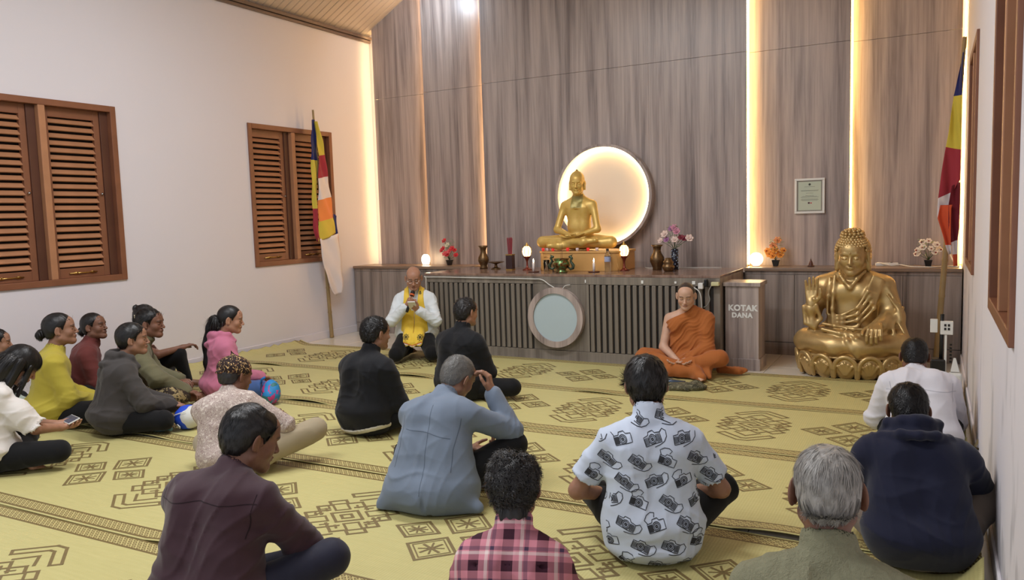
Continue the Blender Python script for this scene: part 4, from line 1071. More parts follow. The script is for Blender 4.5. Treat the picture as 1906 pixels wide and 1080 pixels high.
# green and bronze incense censer with dragon handles
t = thing('incense_censer', 'green and bronze censer with curling dragon handles in front of the statue', 'censer', (-3.353, 7.29, ZA))
gb = NT('green_patina_bronze'); v = gb.coord(); nn = gb.noise(v, 34, 4, .6)
gb.out(gb.ramp(nn, [(.38, rgb(70, 44, 26)), (.48, rgb(150, 98, 48)), (.54, rgb(84, 120, 76)), (.66, rgb(120, 160, 104))]), .25, .75); gb.bump(gb.noise(v, 60, 3), .6, .004)
MB().lathe([(0, 0), (.060, 0), (.064, .010), (.050, .022), (.046, .034), (.070, .050), (.088, .075), (.086, .10), (.074, .118), (.072, .128), (.084, .140), (.080, .143), (.068, .130), (0, .125)], 32).build('bowl', gb.m, t, True)
for s in (-1, 1):
    m = MB(); pts = [(s * (.080 + .030 * sin(k / 11 * pi * 1.1)), 0, .040 + .012 * k + .0) for k in range(12)]
    m.tube([(s * .075, 0, .055), (s * .10, 0, .035), (s * .128, 0, .045), (s * .135, 0, .075), (s * .115, 0, .098), (s * .105, 0, .12), (s * .118, 0, .145), (s * .105, 0, .168), (s * .085, 0, .160)], [.010, .012, .016, .018, .015, .013, .015, .013, .006], 8)
    m.ball((s * .128, 0, .072), (.016, .014, .024), 8, 6); m.ball((s * .100, 0, .160), (.02, .014, .014), 8, 6); m.tube([(s * .11, 0, .17), (s * .128, 0, .185)], [.006, .002], 5)
    m.build('handle', plain('verdigris_handle', rgb(72, 84, 66), .35, .6, var=.4, vscale=60), t, True)
m = MB(); m.tube([(-.006, 0, .12), (-.010, 0, .30)], .0012, 4); m.tube([(.004, .004, .12), (.003, .004, .31)], .0012, 4); m.tube([(.011, -.002, .12), (.015, -.002, .29)], .0012, 4); m.build('incense_sticks', plain('brown_incense', rgb(84, 44, 36), .8), t)
# tea lights along the pedestal rim
redg = NT('red_tea_glass'); redg.out(rgb(206, 34, 34), .2); redg.b.inputs['Emission Color'].default_value = (1, .08, .06, 1); redg.b.inputs['Emission Strength'].default_value = .25
whg = plain('white_tea_glass', rgb(225, 205, 200), .3)
for px, c, wh_ in ((-.400, 1, 'first from the left end'), (-.345, 0, 'between the two leftmost red ones'), (-.275, 1, 'behind the left side of the green incense pot'), (-.105, 1, 'behind the right handle of the green incense pot'), (.005, 0, 'at the middle of the pedestal'), (.125, 1, 'above the right hand lit candle'), (.225, 0, 'behind the water bottle')):
    t = thing('tea_light', ('red tea light glass ' if c else 'white tea light glass ') + wh_, 'candle', (-3.275 + px, 7.77 - .255 + (.02 if abs(px) > .33 else 0), ZA + .207), 0, 'red tea lights on the pedestal rim' if c else 'white tea lights on the pedestal rim')
    MB().lathe([(0, 0), (.013, 0), (.0175, .022), (.015, .034), (.010, .030), (0, .024)], 14).build('cup', redg.m if c else whg, t, True)
vase('bronze_vase', 'brown bronze vase with flared lip between pedestal and round lidded pot', 'vase', (-2.485, 7.74, ZA), [(.0, 0), (.048, 0), (.046, .02), (.058, .05), (.074, .09), (.070, .13), (.045, .17), (.036, .20), (.042, .232), (.062, .255), (.056, .255), (.034, .23), (0, .2)], brz)
vase('round_pot', 'small round bronze pot with narrow waist in front of flower vase', 'pot', (-2.305, 7.53, ZA), [(.0, 0), (.040, 0), (.050, .015), (.062, .04), (.058, .058), (.044, .070), (.052, .085), (.050, .10), (.036, .112), (.030, .13), (.022, .135), (0, .135)], brz)
# flowers
def blossom(m, c, r, up, n=5, rr=None):
    up = Vector(up).normalized(); q = up.to_track_quat('Z', 'Y').to_matrix()
    for layer, (k, rad, tilt) in enumerate(((n, r, .5), (n, r * .66, 1.0))):
        for i in range(k):
            a = 2 * pi * (i + .5 * layer) / k
            R = q @ Matrix.Rotation(a, 3, 'Z') @ Matrix.Rotation(-tilt, 3, 'Y'); m.ball(Vector(c) + R @ Vector((rad * .55, 0, 0)), (rad * .55, rad * .42, rad * .10), 7, 4, R)
def bouquet(label, loc, cols, blooms, leafcol, pot, seed, name='artificial_flowers', stem_h=.06, centre=None, rad=.03):
    t = thing(name, label, 'flowers', loc); rr = random.Random(seed); pot(t)
    ms = MB(); ml = MB(); mc = MB(); by = {}
    for (x, y, z, c) in blooms:
        p = Vector((x, y, z)); m = by.setdefault(c, MB()); blossom(m, p, rad * (.85 + .3 * rr.random()), (x * 2, -.6 + y, .4), 6)
        mc.ball(p + Vector((x * .2, -.012, .004)), rad * .24, 6, 4); ms.tube([(0, 0, stem_h), (x * .4, y * .4, (z + stem_h) * .5), (x, y, z)], .0022, 5)
    for k in range(26):
        a = rr.random() * 6.28; q = .03 + .06 * rr.random(); z = stem_h + .03 + rr.random() * (max(b[2] for b in blooms) - stem_h); c = Vector((q * cos(a), q * sin(a) * .7, z)); R = Matrix.Rotation(a, 3, 'Z') @ Matrix.Rotation(-.5 + rr.random(), 3, 'Y')
        ml.ball(c, (.020, .008, .0022), 6, 4, R)
    for c, m in by.items(): m.build('blossoms', plain('petal_%s' % c, cols[c], .6, var=.15, vscale=40), t, True)
    ms.build('stems', plain('stem_green', rgb(70, 92, 54), .6), t, True); ml.build('leaves', plain('leaf_%s' % name + str(seed), leafcol, .6, var=.3, vscale=50), t, True)
    if centre: mc.build('flower_centres', plain('flower_centre', centre, .8), t, True)
    return t
def blackpot(t, s=1.0):
    m = MB(); V = []
    for z, h in ((0, .022), (.056, .033)):
        V += [(-h * s, -h * s, z), (h * s, -h * s, z), (h * s, h * s, z), (-h * s, h * s, z)]
    m.add(V, [(0, 3, 2, 1), (4, 5, 6, 7), (0, 1, 5, 4), (1, 2, 6, 5), (2, 3, 7, 6), (3, 0, 4, 7)]); m.box((0, 0, .058), (.070 * s, .070 * s, .010)); m.build('pot', M['black'], t, bevel=.002)
bouquet('red artificial flowers in a black pot on the low cabinet beside the altar', (-5.36, 8.30, ZC), {'red': rgb(206, 52, 58), 'rose': rgb(226, 96, 96), 'cream_bud': rgb(214, 210, 178)},
    [(-.06, 0, .30, 'red'), (-.10, 0, .18, 'red'), (-.035, -.04, .14, 'rose'), (.0, -.04, .13, 'red'), (-.07, -.02, .20, 'red'), (.06, -.02, .20, 'red'), (.085, 0, .18, 'red'), (.10, .0, .12, 'red'), (-.02, .0, .245, 'cream_bud'), (.02, -.03, .165, 'rose')], rgb(120, 150, 116), blackpot, 5, rad=.036)
bouquet('orange artificial daisies in a black pot on the low cabinet by the lamp globe', (-1.415, 8.28, ZC), {'orange': rgb(232, 152, 60), 'peach': rgb(226, 150, 96)},
    [(-.05, -.02, .115, 'orange'), (.045, -.02, .11, 'orange'), (0, -.03, .16, 'orange'), (-.075, 0, .15, 'orange'), (.07, 0, .155, 'orange'), (.02, 0, .255, 'peach'), (-.02, -.04, .10, 'orange'), (-.02, 0, .20, 'peach')], rgb(150, 158, 96), blackpot, 6, centre=rgb(140, 50, 26), rad=.042)
bouquet('white artificial blossoms in a black pot on the cabinet near the right wall', (-.045, 8.28, ZC), {'white_cream': rgb(236, 222, 204)},
    [(-.05, 0, .225, 'white_cream'), (-.085, 0, .15, 'white_cream'), (-.045, -.03, .175, 'white_cream'), (.02, -.03, .165, 'white_cream'), (.06, -.01, .20, 'white_cream'), (.085, 0, .155, 'white_cream'), (.05, -.03, .13, 'white_cream'), (-.09, 0, .115, 'white_cream'), (.0, 0, .235, 'white_cream')], rgb(170, 182, 130), blackpot, 7, centre=rgb(132, 54, 70), rad=.036)
def cylvase(t):
    MB().lathe([(0, 0), (.036, 0), (.036, .21), (.033, .21), (.033, .19), (0, .19)], 24).build('vase', plain('black_vase_glaze', rgb(30, 32, 44), .25), t, True)
    m = MB(); rr = random.Random(2)
    for k in range(46):
        a = k * 2.4; z = .015 + (k * .0043) % .19; m.ball((.0362 * cos(a), .0362 * sin(a), z), (.006, .006, .006), 6, 4)
    m.build('painted_dots', plain('pale_blue_dots', rgb(150, 168, 190), .4), t, True)
bouquet('mixed purple and white flowers in a black dotted vase on the altar', (-2.315, 7.78, ZA), {'mauve': rgb(158, 108, 150), 'white_rose': rgb(222, 198, 186), 'maroon': rgb(128, 44, 58), 'pink': rgb(196, 132, 150)},
    [(-.03, 0, .41, 'mauve'), (-.09, -.02, .355, 'white_rose'), (-.07, -.03, .30, 'mauve'), (.03, -.02, .38, 'pink'), (.07, -.01, .32, 'maroon'), (.10, .0, .31, 'maroon'), (.15, 0, .31, 'white_rose'), (-.14, 0, .29, 'white_rose'), (.01, -.02, .30, 'white_rose'), (.0, .0, .42, 'pink')], rgb(96, 132, 80), cylvase, 8, stem_h=.2, rad=.040)
# glowing lamps on the cabinets
t = thing('lamp_globe', 'bright glowing glass jar lamp on the left cabinet below the light strip', 'lamp', (-5.705, 8.28, ZC))
MB().lathe([(0, 0), (.035, 0), (.040, .01), (.052, .05), (.055, .08), (.045, .115), (.025, .135), (0, .138)], 24).build('globe', emit('lamp_bright', (1.0, .78, .48, 1), 8), t, True); MB().lathe([(0, 0), (.044, 0), (.044, .008), (0, .008)], 20).build('base', M['white'], t, True)
t = thing('lamp_globe', 'round glowing glass lamp on the right cabinet beside the orange daisies', 'lamp', (-1.60, 8.24, ZC))
MB().ball((0, 0, .075), .068, 20, 14).build('globe', emit('lamp_bright_warm', (1.0, .76, .42, 1), 6), t, True); MB().lathe([(0, 0), (.04, 0), (.034, .014), (0, .014)], 20).build('base', M['white'], t, True)
t = thing('small_bell', 'tiny bronze bell shaped ornament on the right cabinet', 'ornament', (-1.075, 8.26, ZC)); MB().lathe([(0, 0), (.032, 0), (.034, .008), (.022, .014), (.020, .03), (.013, .05), (.006, .058), (.008, .066), (.003, .072), (0, .09)], 20).build('body', plain('dark_bronze', rgb(84, 54, 48), .4, .5), t, True)
# framed certificate
t = thing('framed_certificate', 'small white framed certificate on the panelled wall above orange daisies', 'picture frame', (-1.112, 8.428, 1.57))
hw, hh, b = .143, .176, .022
m = MB(); m.bb(-hw, hw, -.018, 0, hh - b, hh); m.bb(-hw, hw, -.018, 0, -hh, -hh + b); m.bb(-hw, -hw + b, -.018, 0, -hh + b, hh - b); m.bb(hw - b, hw, -.018, 0, -hh + b, hh - b); m.build('frame', M['white'], t, bevel=.003)
MB().bb(-hw + b, hw - b, -.006, 0, -hh + b, hh - b).build('mount', plain('grey_mount', rgb(150, 146, 136), .7), t)
MB().bb(-hw + .036, hw - .036, -.0075, -.006, -hh + .034, hh - .034).build('paper', plain('pale_green_paper', rgb(196, 204, 182), .8, var=.02), t)
ink = plain('grey_print', rgb(120, 124, 112), .8)
m = MB()
for z, w in ((.092, .05), (.056, .085), (.050, .080), (.028, .035), (.004, .04), (-.004, .07), (-.012, .085), (-.030, .08), (-.038, .085), (-.046, .075)): m.bb(-w, w, -.0082, -.0075, z - .0012, z + .0012)
m.build('printed_lines', ink, t)
m = MB(); m.lathe([(0, 0), (.011, 0), (.011, .0006), (0, .0006)], 18); o = m.build('emblem', plain('dark_emblem', rgb(64, 66, 54), .7), t, loc=(0, -.0076, .115)); o.rotation_euler = (pi / 2, 0, 0)
m = MB(); m.bb(-.016, .002, -.0082, -.0075, -.078, -.062); m.build('stamp', plain('dark_stamp', rgb(90, 50, 60), .7), t); m = MB(); m.bb(.006, .022, -.0082, -.0075, -.076, -.066); m.build('stamp', plain('red_stamp', rgb(196, 70, 80), .7), t)

# cables
def cable(label, pts, r, mat, name='cable', group=None):
    m = MB(); P = [Vector(p) for p in pts]; Q = []
    for i in range(len(P) - 1):
        a = P[max(i - 1, 0)]; b = P[i]; c = P[i + 1]; d = P[min(i + 2, len(P) - 1)]
        for k in range(6):
            u = k / 6; Q.append(.5 * ((2 * b) + (-a + c) * u + (2 * a - 5 * b + 4 * c - d) * u * u + (-a + 3 * b - 3 * c + d) * u ** 3))
    Q.append(P[-1]); m.tube(Q, r, 6); o = m.build(name, mat, None, True); return tag(o, label, 'cable', group)
cb = plain('white_cable', rgb(206, 204, 196), .5, var=.03)
cable('white cable run along the altar front and slanting down to the round disc', [(-4.86, 7.068, .10), (-4.87, 7.066, .5), (-4.875, 7.066, .80), (-4.84, 7.066, .824), (-4.2, 7.066, .822), (-3.6, 7.066, .818), (-3.47, 7.064, .812), (-3.38, 7.058, .76), (-3.27, 7.05, .708)], .0055, cb)
cable('thin white cable looping above the round disc', [(-3.16, 7.066, .765), (-3.21, 7.06, .755), (-3.24, 7.055, .72), (-3.24, 7.05, .70)], .004, cb)
cable('pale cable hanging down the altar corner behind the monk', [(-2.02, 7.05, .775), (-1.94, 7.045, .765), (-1.87, 7.042, .72), (-1.85, 7.04, .62), (-1.85, 7.04, .45), (-1.86, 7.04, .2)], .006, cb)
cable('short twisted grey cable at the altar corner', [(-1.755, 7.04, .79), (-1.785, 7.038, .72), (-1.775, 7.038, .65), (-1.80, 7.038, .60), (-1.83, 7.038, .58)], .005, plain('grey_cable', rgb(140, 138, 130), .5))
for k, (x, w, h, c) in enumerate(((-3.0, .012, .03, 'narrow pale tape patch on the altar fascia right of the round disc'), (-2.42, .022, .03, 'upright pale tape patch on the altar fascia under the round pot'), (-2.1, .02, .02, 'smallest square pale tape patch on the altar fascia'), (-1.93, .03, .03, 'widest pale tape patch on the altar fascia above the monk'))):
    tag(MB().bb(x - w / 2, x + w / 2, 7.072, 7.080, .80 - h / 2, .80 + h / 2).build('tape_patch', M['white'], None, bevel=.001), c, 'tape', 'tape patches on the altar fascia')
t = thing('socket_adapter', 'black and white plug cluster fixed under the altar top corner', 'adapter', (-1.80, 7.045, .795))
MB().box((-.055, .0, -.02), (.045, .05, .055)).build('plug', M['white'], t, bevel=.006); MB().box((-.01, .0, .01), (.025, .05, .06)).build('plug', M['black'], t, bevel=.004); MB().box((.075, .0, -.0), (.07, .05, .035)).build('plug', plain('yellowed_plug', rgb(200, 196, 150), .5), t, bevel=.006)
cable('white cable lying along the back of the right cabinet', [(-.50, 8.44, .885), (-.46, 8.38, .90), (-.36, 8.30, .88), (-.28, 8.32, .885), (-.20, 8.20, .878), (-.12, 8.14, .878), (0.0, 8.12, .878), (.08, 8.2, .878), (.16, 8.24, .878), (.2, 8.14, .878)], .006, cb)
t = thing('power_strip', 'white power strip lying on the right cabinet behind the large statue', 'power strip', (-.40, 8.40, ZC), .1); MB().box((0, 0, .014), (.20, .045, .028)).build('body', M['white'], t, bevel=.004); MB().box((.04, 0, .03), (.02, .02, .006)).build('switch', M['black'], t)
cable('thin cable lying on the altar behind the bronze vase', [(-2.70, 8.0, .872), (-2.62, 7.9, .872), (-2.5, 7.95, .872), (-2.2, 8.0, .872), (-1.9, 8.03, .872)], .004, cb)
cable('white flex hanging beside the right flag pole', [(.17, 8.46, 1.5), (.14, 8.44, 1.2), (.13, 8.40, 1.0), (.17, 8.3, .90)], .006, cb)

# ------------------------------------------------------------------ flags on bamboo poles
def bamboo(name, a, b, label, r0=.022, r1=.014):
    a = Vector(a); b = Vector(b); n = 9; pts = []; rad = []
    for k in range(n):
        u = k / n; pts += [a.lerp(b, u), a.lerp(b, u + .005), a.lerp(b, u + .012), a.lerp(b, u + .10)]; r = r0 + (r1 - r0) * u; rad += [r * 1.0, r * 1.18, r, r * .98]
    pts.append(b); rad.append(r1); m = MB(); m.tube(pts, rad, 12)
    return tag(m.build(name, plain('bamboo', rgb(150, 126, 84), .5, var=.25, vscale=8), None, True), label, 'pole')
bamboo('bamboo_pole', (-6.67, 7.54, .002), (-6.60, 7.33, 2.80), 'bamboo flag pole leaning on the wall beside the left window', .024, .012)
bamboo('bamboo_pole', (.03, 7.86, .002), (.195, 7.70, 2.83), 'bamboo flag pole standing in the right corner', .026, .016)
FC = dict(blue=rgb(40, 44, 100), yellow=rgb(208, 188, 72), red=rgb(160, 52, 62), white=rgb(222, 214, 214), orange=rgb(228, 138, 74), dorange=rgb(206, 84, 48), maroon=rgb(112, 26, 38))
def flag(label, pieces, to_world):
    t = thing('cloth_flag', label, 'flag', to_world(0, 0, 0)); base = Vector(to_world(0, 0, 0))
    # each strip of cloth: list of rows (s_left, s_right, z, colour below this row), depth wave
    V = []; F = []; MI = []; names = list(FC); n = 10
    for rows, dep, ph in pieces:
        fine = []
        for (a, b) in zip(rows, rows[1:]):
            k = max(1, int(abs(a[2] - b[2]) / .03))
            for i in range(k): u = i / k; fine.append((a[0] + (b[0] - a[0]) * u, a[1] + (b[1] - a[1]) * u, a[2] + (b[2] - a[2]) * u, a[3], a[4] + (b[4] - a[4]) * u if len(a) > 4 else 0))
        fine.append(tuple(rows[-1][:4]) + (rows[-1][4] if len(rows[-1]) > 4 else 0,))
        b0 = len(V)
        for (sl, sr, z, c, sk) in fine:
            for i in range(n + 1): u = i / n; V.append(Vector(to_world(sl + (sr - sl) * u, dep + .018 * sin(u * 5 + ph + z * 3) + .008 * sin(z * 17 + u * 9 + ph), z + sk * u)) - base)
        for j in range(len(fine) - 1):
            for i in range(n): F.append((b0 + j * (n + 1) + i, b0 + (j + 1) * (n + 1) + i, b0 + (j + 1) * (n + 1) + i + 1, b0 + j * (n + 1) + i + 1)); MI.append(names.index(fine[j][3]))
    o = mk('cloth', V, F, [fabric('flag_' + c, FC[c], .8, .05) for c in names], t, True); o.data.polygons.foreach_set('material_index', MI)
    sd = o.modifiers.new('thickness', 'SOLIDIFY'); sd.thickness = .002; return t
# left flag: s runs along the wall (+y), depth away from the wall
flag('multicoloured striped flag hanging folded in front of the left window', [
    ([(.0, .05, 2.68, 'blue'), (-.045, .07, 2.42, 'blue'), (-.055, .075, 2.20, 'yellow'), (-.05, .06, 2.0, 'yellow'), (-.045, .03, 1.80, 'yellow'), (-.05, .02, 1.62, 'red'), (-.05, .0, 1.45, 'red'), (-.045, .01, 1.34, 'red'), (.0, .03, 1.22, 'red')], .02, 0),
    ([(.03, .06, 2.66, 'yellow', 0), (.035, .12, 2.47, 'yellow', -.02), (.045, .165, 2.25, 'red', .02), (.02, .21, 1.98, 'white', .03), (.005, .26, 1.72, 'orange', .04), (.0, .30, 1.46, 'yellow', .05), (.0, .33, 1.24, 'yellow', .10), (.0, .33, 1.22, 'white', .10)], .045, 1.5),
    ([(.01, .33, 1.25, 'white', .06), (.02, .34, 1.10, 'white', .0), (.05, .35, .90, 'white', 0), (.10, .36, .72, 'white', 0), (.16, .34, .60, 'white', 0), (.22, .33, .53, 'white', .03)], .055, .4),
    ([(.28, .36, 1.55, 'blue', -.02), (.31, .37, 1.30, 'orange', 0), (.31, .37, 1.05, 'red', 0), (.33, .37, .85, 'red', 0), (.35, .365, .78, 'red', 0)], .03, 2.2)],
    lambda s, d, z: (-6.60 + d, 7.28 + s, z))
flag('striped flag hanging from the pole by the right wall', [
    ([(-.01, .01, 2.70, 'blue'), (-.03, .0, 2.58, 'blue'), (-.10, .0, 2.35, 'yellow', 0), (-.15, .0, 2.05, 'yellow', 0), (-.18, .0, 1.93, 'red', -.03), (-.23, .0, 1.70, 'red', -.05), (-.26, -.09, 1.50, 'white', .05), (-.27, -.10, 1.36, 'white', .12), (-.27, -.14, 1.33, 'white', .09)], .0, 0),
    ([(-.10, .0, 1.60, 'maroon', .03), (-.13, .0, 1.45, 'maroon', 0), (-.13, .0, 1.25, 'maroon', 0), (-.10, -.02, 1.12, 'white', .02), (-.07, -.02, 1.02, 'dorange', 0), (-.06, -.01, .92, 'dorange', 0)], -.02, 1),
    ([(-.23, -.09, 1.44, 'dorange', 0), (-.26, -.10, 1.33, 'dorange', .08), (-.20, -.10, 1.20, 'dorange', .0), (-.16, -.10, 1.10, 'white', .0), (-.12, -.09, 1.02, 'white', 0)], -.03, 2)],
    lambda s, d, z: (.185 + s * .62, 7.68 + d, z))
# clutter by the right wall
t = thing('folded_stand', 'folded black and white stand leaning in the right corner behind white shirt man', 'stand', (.06, 6.72, .02))
MB().box((-.02, 0, .13), (.10, .12, .26)).build('base_box', M['black'], t, bevel=.01); MB().box((.03, -.03, .24), (.016, .016, .44)).build('white_rod', M['white'], t, bevel=.002); MB().tube([(0, 0, .2), (.005, 0, .60)], .014, 10).build('black_rod', M['black'], t, True)
m = MB()
for k in range(6): m.box((.065, 0, .24 + k * .026), (.016, .02, .014))
m.build('hinge_teeth', M['black'], t)
t = thing('socket_box', 'white multi socket box fixed to the folded stand', 'socket box', (.085, 6.70, .52)); MB().box((.01, 0, 0), (.085, .05, .10)).build('body', M['white'], t, bevel=.004); MB().box((-.075, .02, .01), (.05, .05, .10)).build('second_body', M['white'], t, bevel=.004)
m = MB()
for a in (-1, 1):
    for b2 in (-1, 1): m.box((.012 + a * .012, -.026, .008 + b2 * .014), (.014, .004, .018))
m.build('sockets', M['black'], t)
t = thing('white_charger', 'bulky white plug charger resting on the mat by the right wall', 'charger', (.155, 6.62, .03)); MB().box((0, 0, .09), (.09, .08, .15)).build('body', M['white'], t, bevel=.015); MB().add([(-.03, 0, .17), (.03, 0, .17), (.03, .05, .17), (-.03, .05, .17), (-.012, .01, .27), (.004, .01, .27), (.004, .04, .27), (-.012, .04, .27)], [(0, 3, 2, 1), (4, 5, 6, 7), (0, 1, 5, 4), (1, 2, 6, 5), (2, 3, 7, 6), (3, 0, 4, 7)]).build('hood', M['white'], t, bevel=.003)
cable('black cable trailing over the mat by the right wall', [(.03, 6.62, .05), (.06, 6.5, .04), (.12, 6.42, .05), (.17, 6.36, .06)], .006, M['black'])
# ------------------------------------------------------------------ the people
def face(x, y, tx=-3.3, ty=8.0): return math.atan2(-(tx - x), ty - y)
def hairdo(mat, **k): k['mat'] = mat; return k
BLK = H_BLACK(); DRK = H_DARK()
GREY = hairmat('grey_hair', rgb(150, 146, 140), .45); SILV = hairmat('short_silver_hair', rgb(118, 116, 112), .4)
PEP = hairmat('greying_black_hair', rgb(40, 37, 36), .5)
blackcloth = fabric('black_trouser_cloth', rgb(14, 14, 16), .85, sheen=.08)
blackjacket = fabric('black_jacket_cloth', rgb(17, 18, 22), .8, sheen=.10)
def polyline_on(name, lines, V, Q, mat, parent, origin, R, maxd=1.5, off=.0012, fmin=.45, bvh=None):
    """flat print: ribbons given in a plane, laid onto the cloth along the plane's normal"""
    from mathutils.bvhtree import BVHTree
    bvh = bvh or BVHTree.FromPolygons([Vector(v) for v in V], [tuple(int(i) for i in q) for q in Q])
    PV = []; PF = []; ex, ey, ez = R
    for pts, w in lines:
        d = []; 
        for a, b in zip(pts, pts[1:]):
            n = max(1, int(math.hypot(b[0] - a[0], b[1] - a[1]) / .008))
            d += [(a[0] + (b[0] - a[0]) * k / n, a[1] + (b[1] - a[1]) * k / n) for k in range(n)]
        d.append(pts[-1]); prev = None
        for i, q in enumerate(d):
            a = d[max(i - 1, 0)]; b = d[min(i + 1, len(d) - 1)]; tx, ty = b[0] - a[0], b[1] - a[1]; L = math.hypot(tx, ty) + 1e-9; nx, ny = -ty / L * w / 2, tx / L * w / 2
            pr = []
            for s in (-1, 1):
                o = Vector(origin) + ex * (q[0] + s * nx) + ey * (q[1] + s * ny) + ez * .5
                h, nn, _, _ = bvh.ray_cast(o, -ez, maxd)
                pr.append(None if h is None or nn.dot(ez) < fmin else h + (nn if nn.dot(ez) > 0 else -nn) * off)
            if None in pr: prev = None; continue
            k = len(PV); PV += pr
            if prev is not None and (PV[k] - PV[prev]).length < .05: PF.append((prev, prev + 1, k + 1, k))
            prev = k
    return mk(name, PV, PF, mat, parent, True) if PF else None
def circ(c, r, n=12, a0=0, a1=2 * pi): return [(c[0] + r * cos(a0 + (a1 - a0) * k / n), c[1] + r * sin(a0 + (a1 - a0) * k / n)) for k in range(n + 1)]

def seams(lines, mat, facing=(0, -1, 0)):
    def post(o, p, V, Q):
        for L in lines: polyline_on('seam', [(L, .0032)], V, Q, mat, o.parent, (0, 0, 0), (Vector((1, 0, 0)), Vector((0, 0, 1)), Vector((0, -1, 0))), off=.0006, fmin=.15)
    return post
seam_grey = fabric('grey_seam', rgb(84, 94, 108), .9); seam_black = fabric('black_seam', rgb(8, 8, 10), .9); seam_white = fabric('white_seam', rgb(172, 172, 180), .9); seam_maroon = fabric('maroon_seam', rgb(34, 18, 24), .9)
# 1. young man in the printed shirt
def camera_icon(cx, cy, ang, s, kind):
    L = []; w = .0029
    body = [(-.034, -.018), (.034, -.018), (.036, .014), (.016, .016), (.010, .025), (-.010, .025), (-.014, .016), (-.034, .015), (-.034, -.018)]
    L.append((body, w)); L.append((circ((0, -.001), .0155, 14), w * 1.1)); L.append((circ((0, -.001), .0105, 12), w)); L.append((circ((0, -.001), .004, 8), .005))
    for k in range(5):
        x = -.031 + .0035 * k; L.append(([(x, -.015), (x, .011)], w * (1.3 if kind % 2 else .7)))
        x = .031 - .0035 * k
        if kind != 1: L.append(([(x, -.015), (x, .011)], w * .8))
    st = [(.034, .012), (.050, .022), (.062, .012), (.058, -.006), (.044, -.020), (.026, -.026), (.0, -.030)] if kind % 2 == 0 else [(-.030, .014), (-.040, .032), (-.026, .046), (-.008, .050), (.006, .044), (.0, .030)]
    L.append((st, w)); 
    ca, sa = cos(ang), sin(ang)
    return [([(cx + s * (x * ca - y * sa), cy + s * (x * sa + y * ca)) for x, y in p], ww * s) for p, ww in L]
def shirt_print(o, p, V, Q):
    from mathutils.bvhtree import BVHTree
    bvh = BVHTree.FromPolygons([Vector(v) for v in V], [tuple(int(i) for i in q) for q in Q]); r = random.Random(4); m = plain('black_shirt_print', rgb(40, 42, 48), .8)
    for j in range(8):
        for i in range(5):
            cx = -.24 + i * .120 + (.055 if j % 2 else 0); cz = -.02 + j * .082
            polyline_on('camera_print', camera_icon(cx, cz, r.choice([-.35, .3, -.6, .1]), 1.0, (i + j) % 3), V, Q, m, o.parent, (0, 0, .04), (Vector((1, 0, 0)), Vector((0, 0, 1)), Vector((0, -1, 0))), off=.0016, bvh=bvh)
    for s in (-1, 1):
        for j in range(3):
            for i in range(2): polyline_on('camera_print', camera_icon(-.03 + i * .12, .24 + j * .085, .5 * (i - 1), 1, (i + j) % 3), V, Q, m, o.parent, (0, 0, .04), (Vector((0, s, 0)), Vector((0, 0, 1)), Vector((s, 0, 0))), off=.0016, fmin=.88, bvh=bvh)
p = pose(1.000, .10, head=(.03, .40, 0), curve=.14, sh=.178, hl=(-.15, .24, .17), hr=(.15, .25, .17), pl_=(-.9, -.2, -.8), pr_=(.9, -.2, -.8), knees=((-.23, .29, .18), (.34, .25, .19)), ankles=((.10, .27, .055), (-.10, .33, .06)))
person('young man in a white short sleeved shirt printed with black cameras', (-1.03, 3.09), face(-1.03, 3.09), p, 'tan', hres=.0065,
    hair=hairdo(BLK, th=.017, n=12000, len=.040, w=.0011, lift=.06, jit=.16, nape=-.092, side=-.006, fringe=True, rough=.002, seed=3, crown=(.01, -.07, .095)),
    tops=[dict(name='shirt', mat=fabric('white_print_shirt_cloth', rgb(196, 206, 222), .85), cuff=(-.80, -.80), e=.014, se=.014, g=1.03, collar=dict(h=.030, r=.062), amp=.0045, hem=.045, flare=.018, floor=.002, seed=8, extra=lambda p: [el(p.pel + A3(0, -.03, -.045), (.20, .155, .075), k=.04)], post=shirt_print)],
    legs=dict(mat=blackcloth, seed=2))

# 2. man in the grey-blue blazer
def blazer_subs(p): return [rc((.065, -.235, -.08), (.045, -.225, .13), .035, .004, .004, 's'), rc((.065, -.16, -.08), (.05, -.18, .08), .03, .004, .004, 's')]
p = pose(0.970, .38, curve=.38, side=-.04, twist=-.05, head=(-.45, .50, .10), sh=.182, hr=(.20, .34, .53), pr_=(.7, .2, -.9), hl=(.06, .32, .20), pl_=(-.8, -.3, -.5), knees=((-.30, .26, .17), (.34, .30, .26)), ankles=((.10, .27, .055), (-.02, .36, .06)))
person('grey haired man in a light grey-blue blazer resting his cheek on his hand', (-2.21, 3.2), face(-2.21, 3.2) - .10, p, 'tan', hres=.007,
    hair=hairdo(SILV, th=.004, n=6000, len=.010, w=.0007, lift=.5, nape=-.06, rough=.001, seed=5),
    tops=[dict(name='blazer', mat=fabric('grey_blue_suiting', rgb(112, 124, 140), .8, weave=.15), e=.018, se=.008, g=1.04, collar=dict(h=.022, r=.064), amp=.0032, freq=8, hem=.02, flare=.045, drape=.05, fold=.008, floor=.006, seed=14, cuff=(.9, .92), subs=blazer_subs, post=seams([[(0, .52), (.01, .3), (.03, .12)], [(-.16, .46), (-.15, .32), (-.16, .22)], [(.16, .46), (.15, .32), (.16, .22)], [(-.13, .40), (0, .395), (.13, .37)]], seam_grey),
        extra=lambda p: [el(p.pel + A3(0, -.03, -.03), (.24, .20, .11), k=.06), rc((.12, -.08, .04), (.27, -.06, .03), .06, .035, .05), rc((-.12, -.10, .10), (-.22, -.13, .02), .08, .05, .06)])],
    legs=dict(mat=blackcloth, seed=6), handR=dict(d=(-.25, .05, 1), n=(-1, -.2, 0), curl=.75), handL=dict(n=(0, 0, 1), curl=.5))

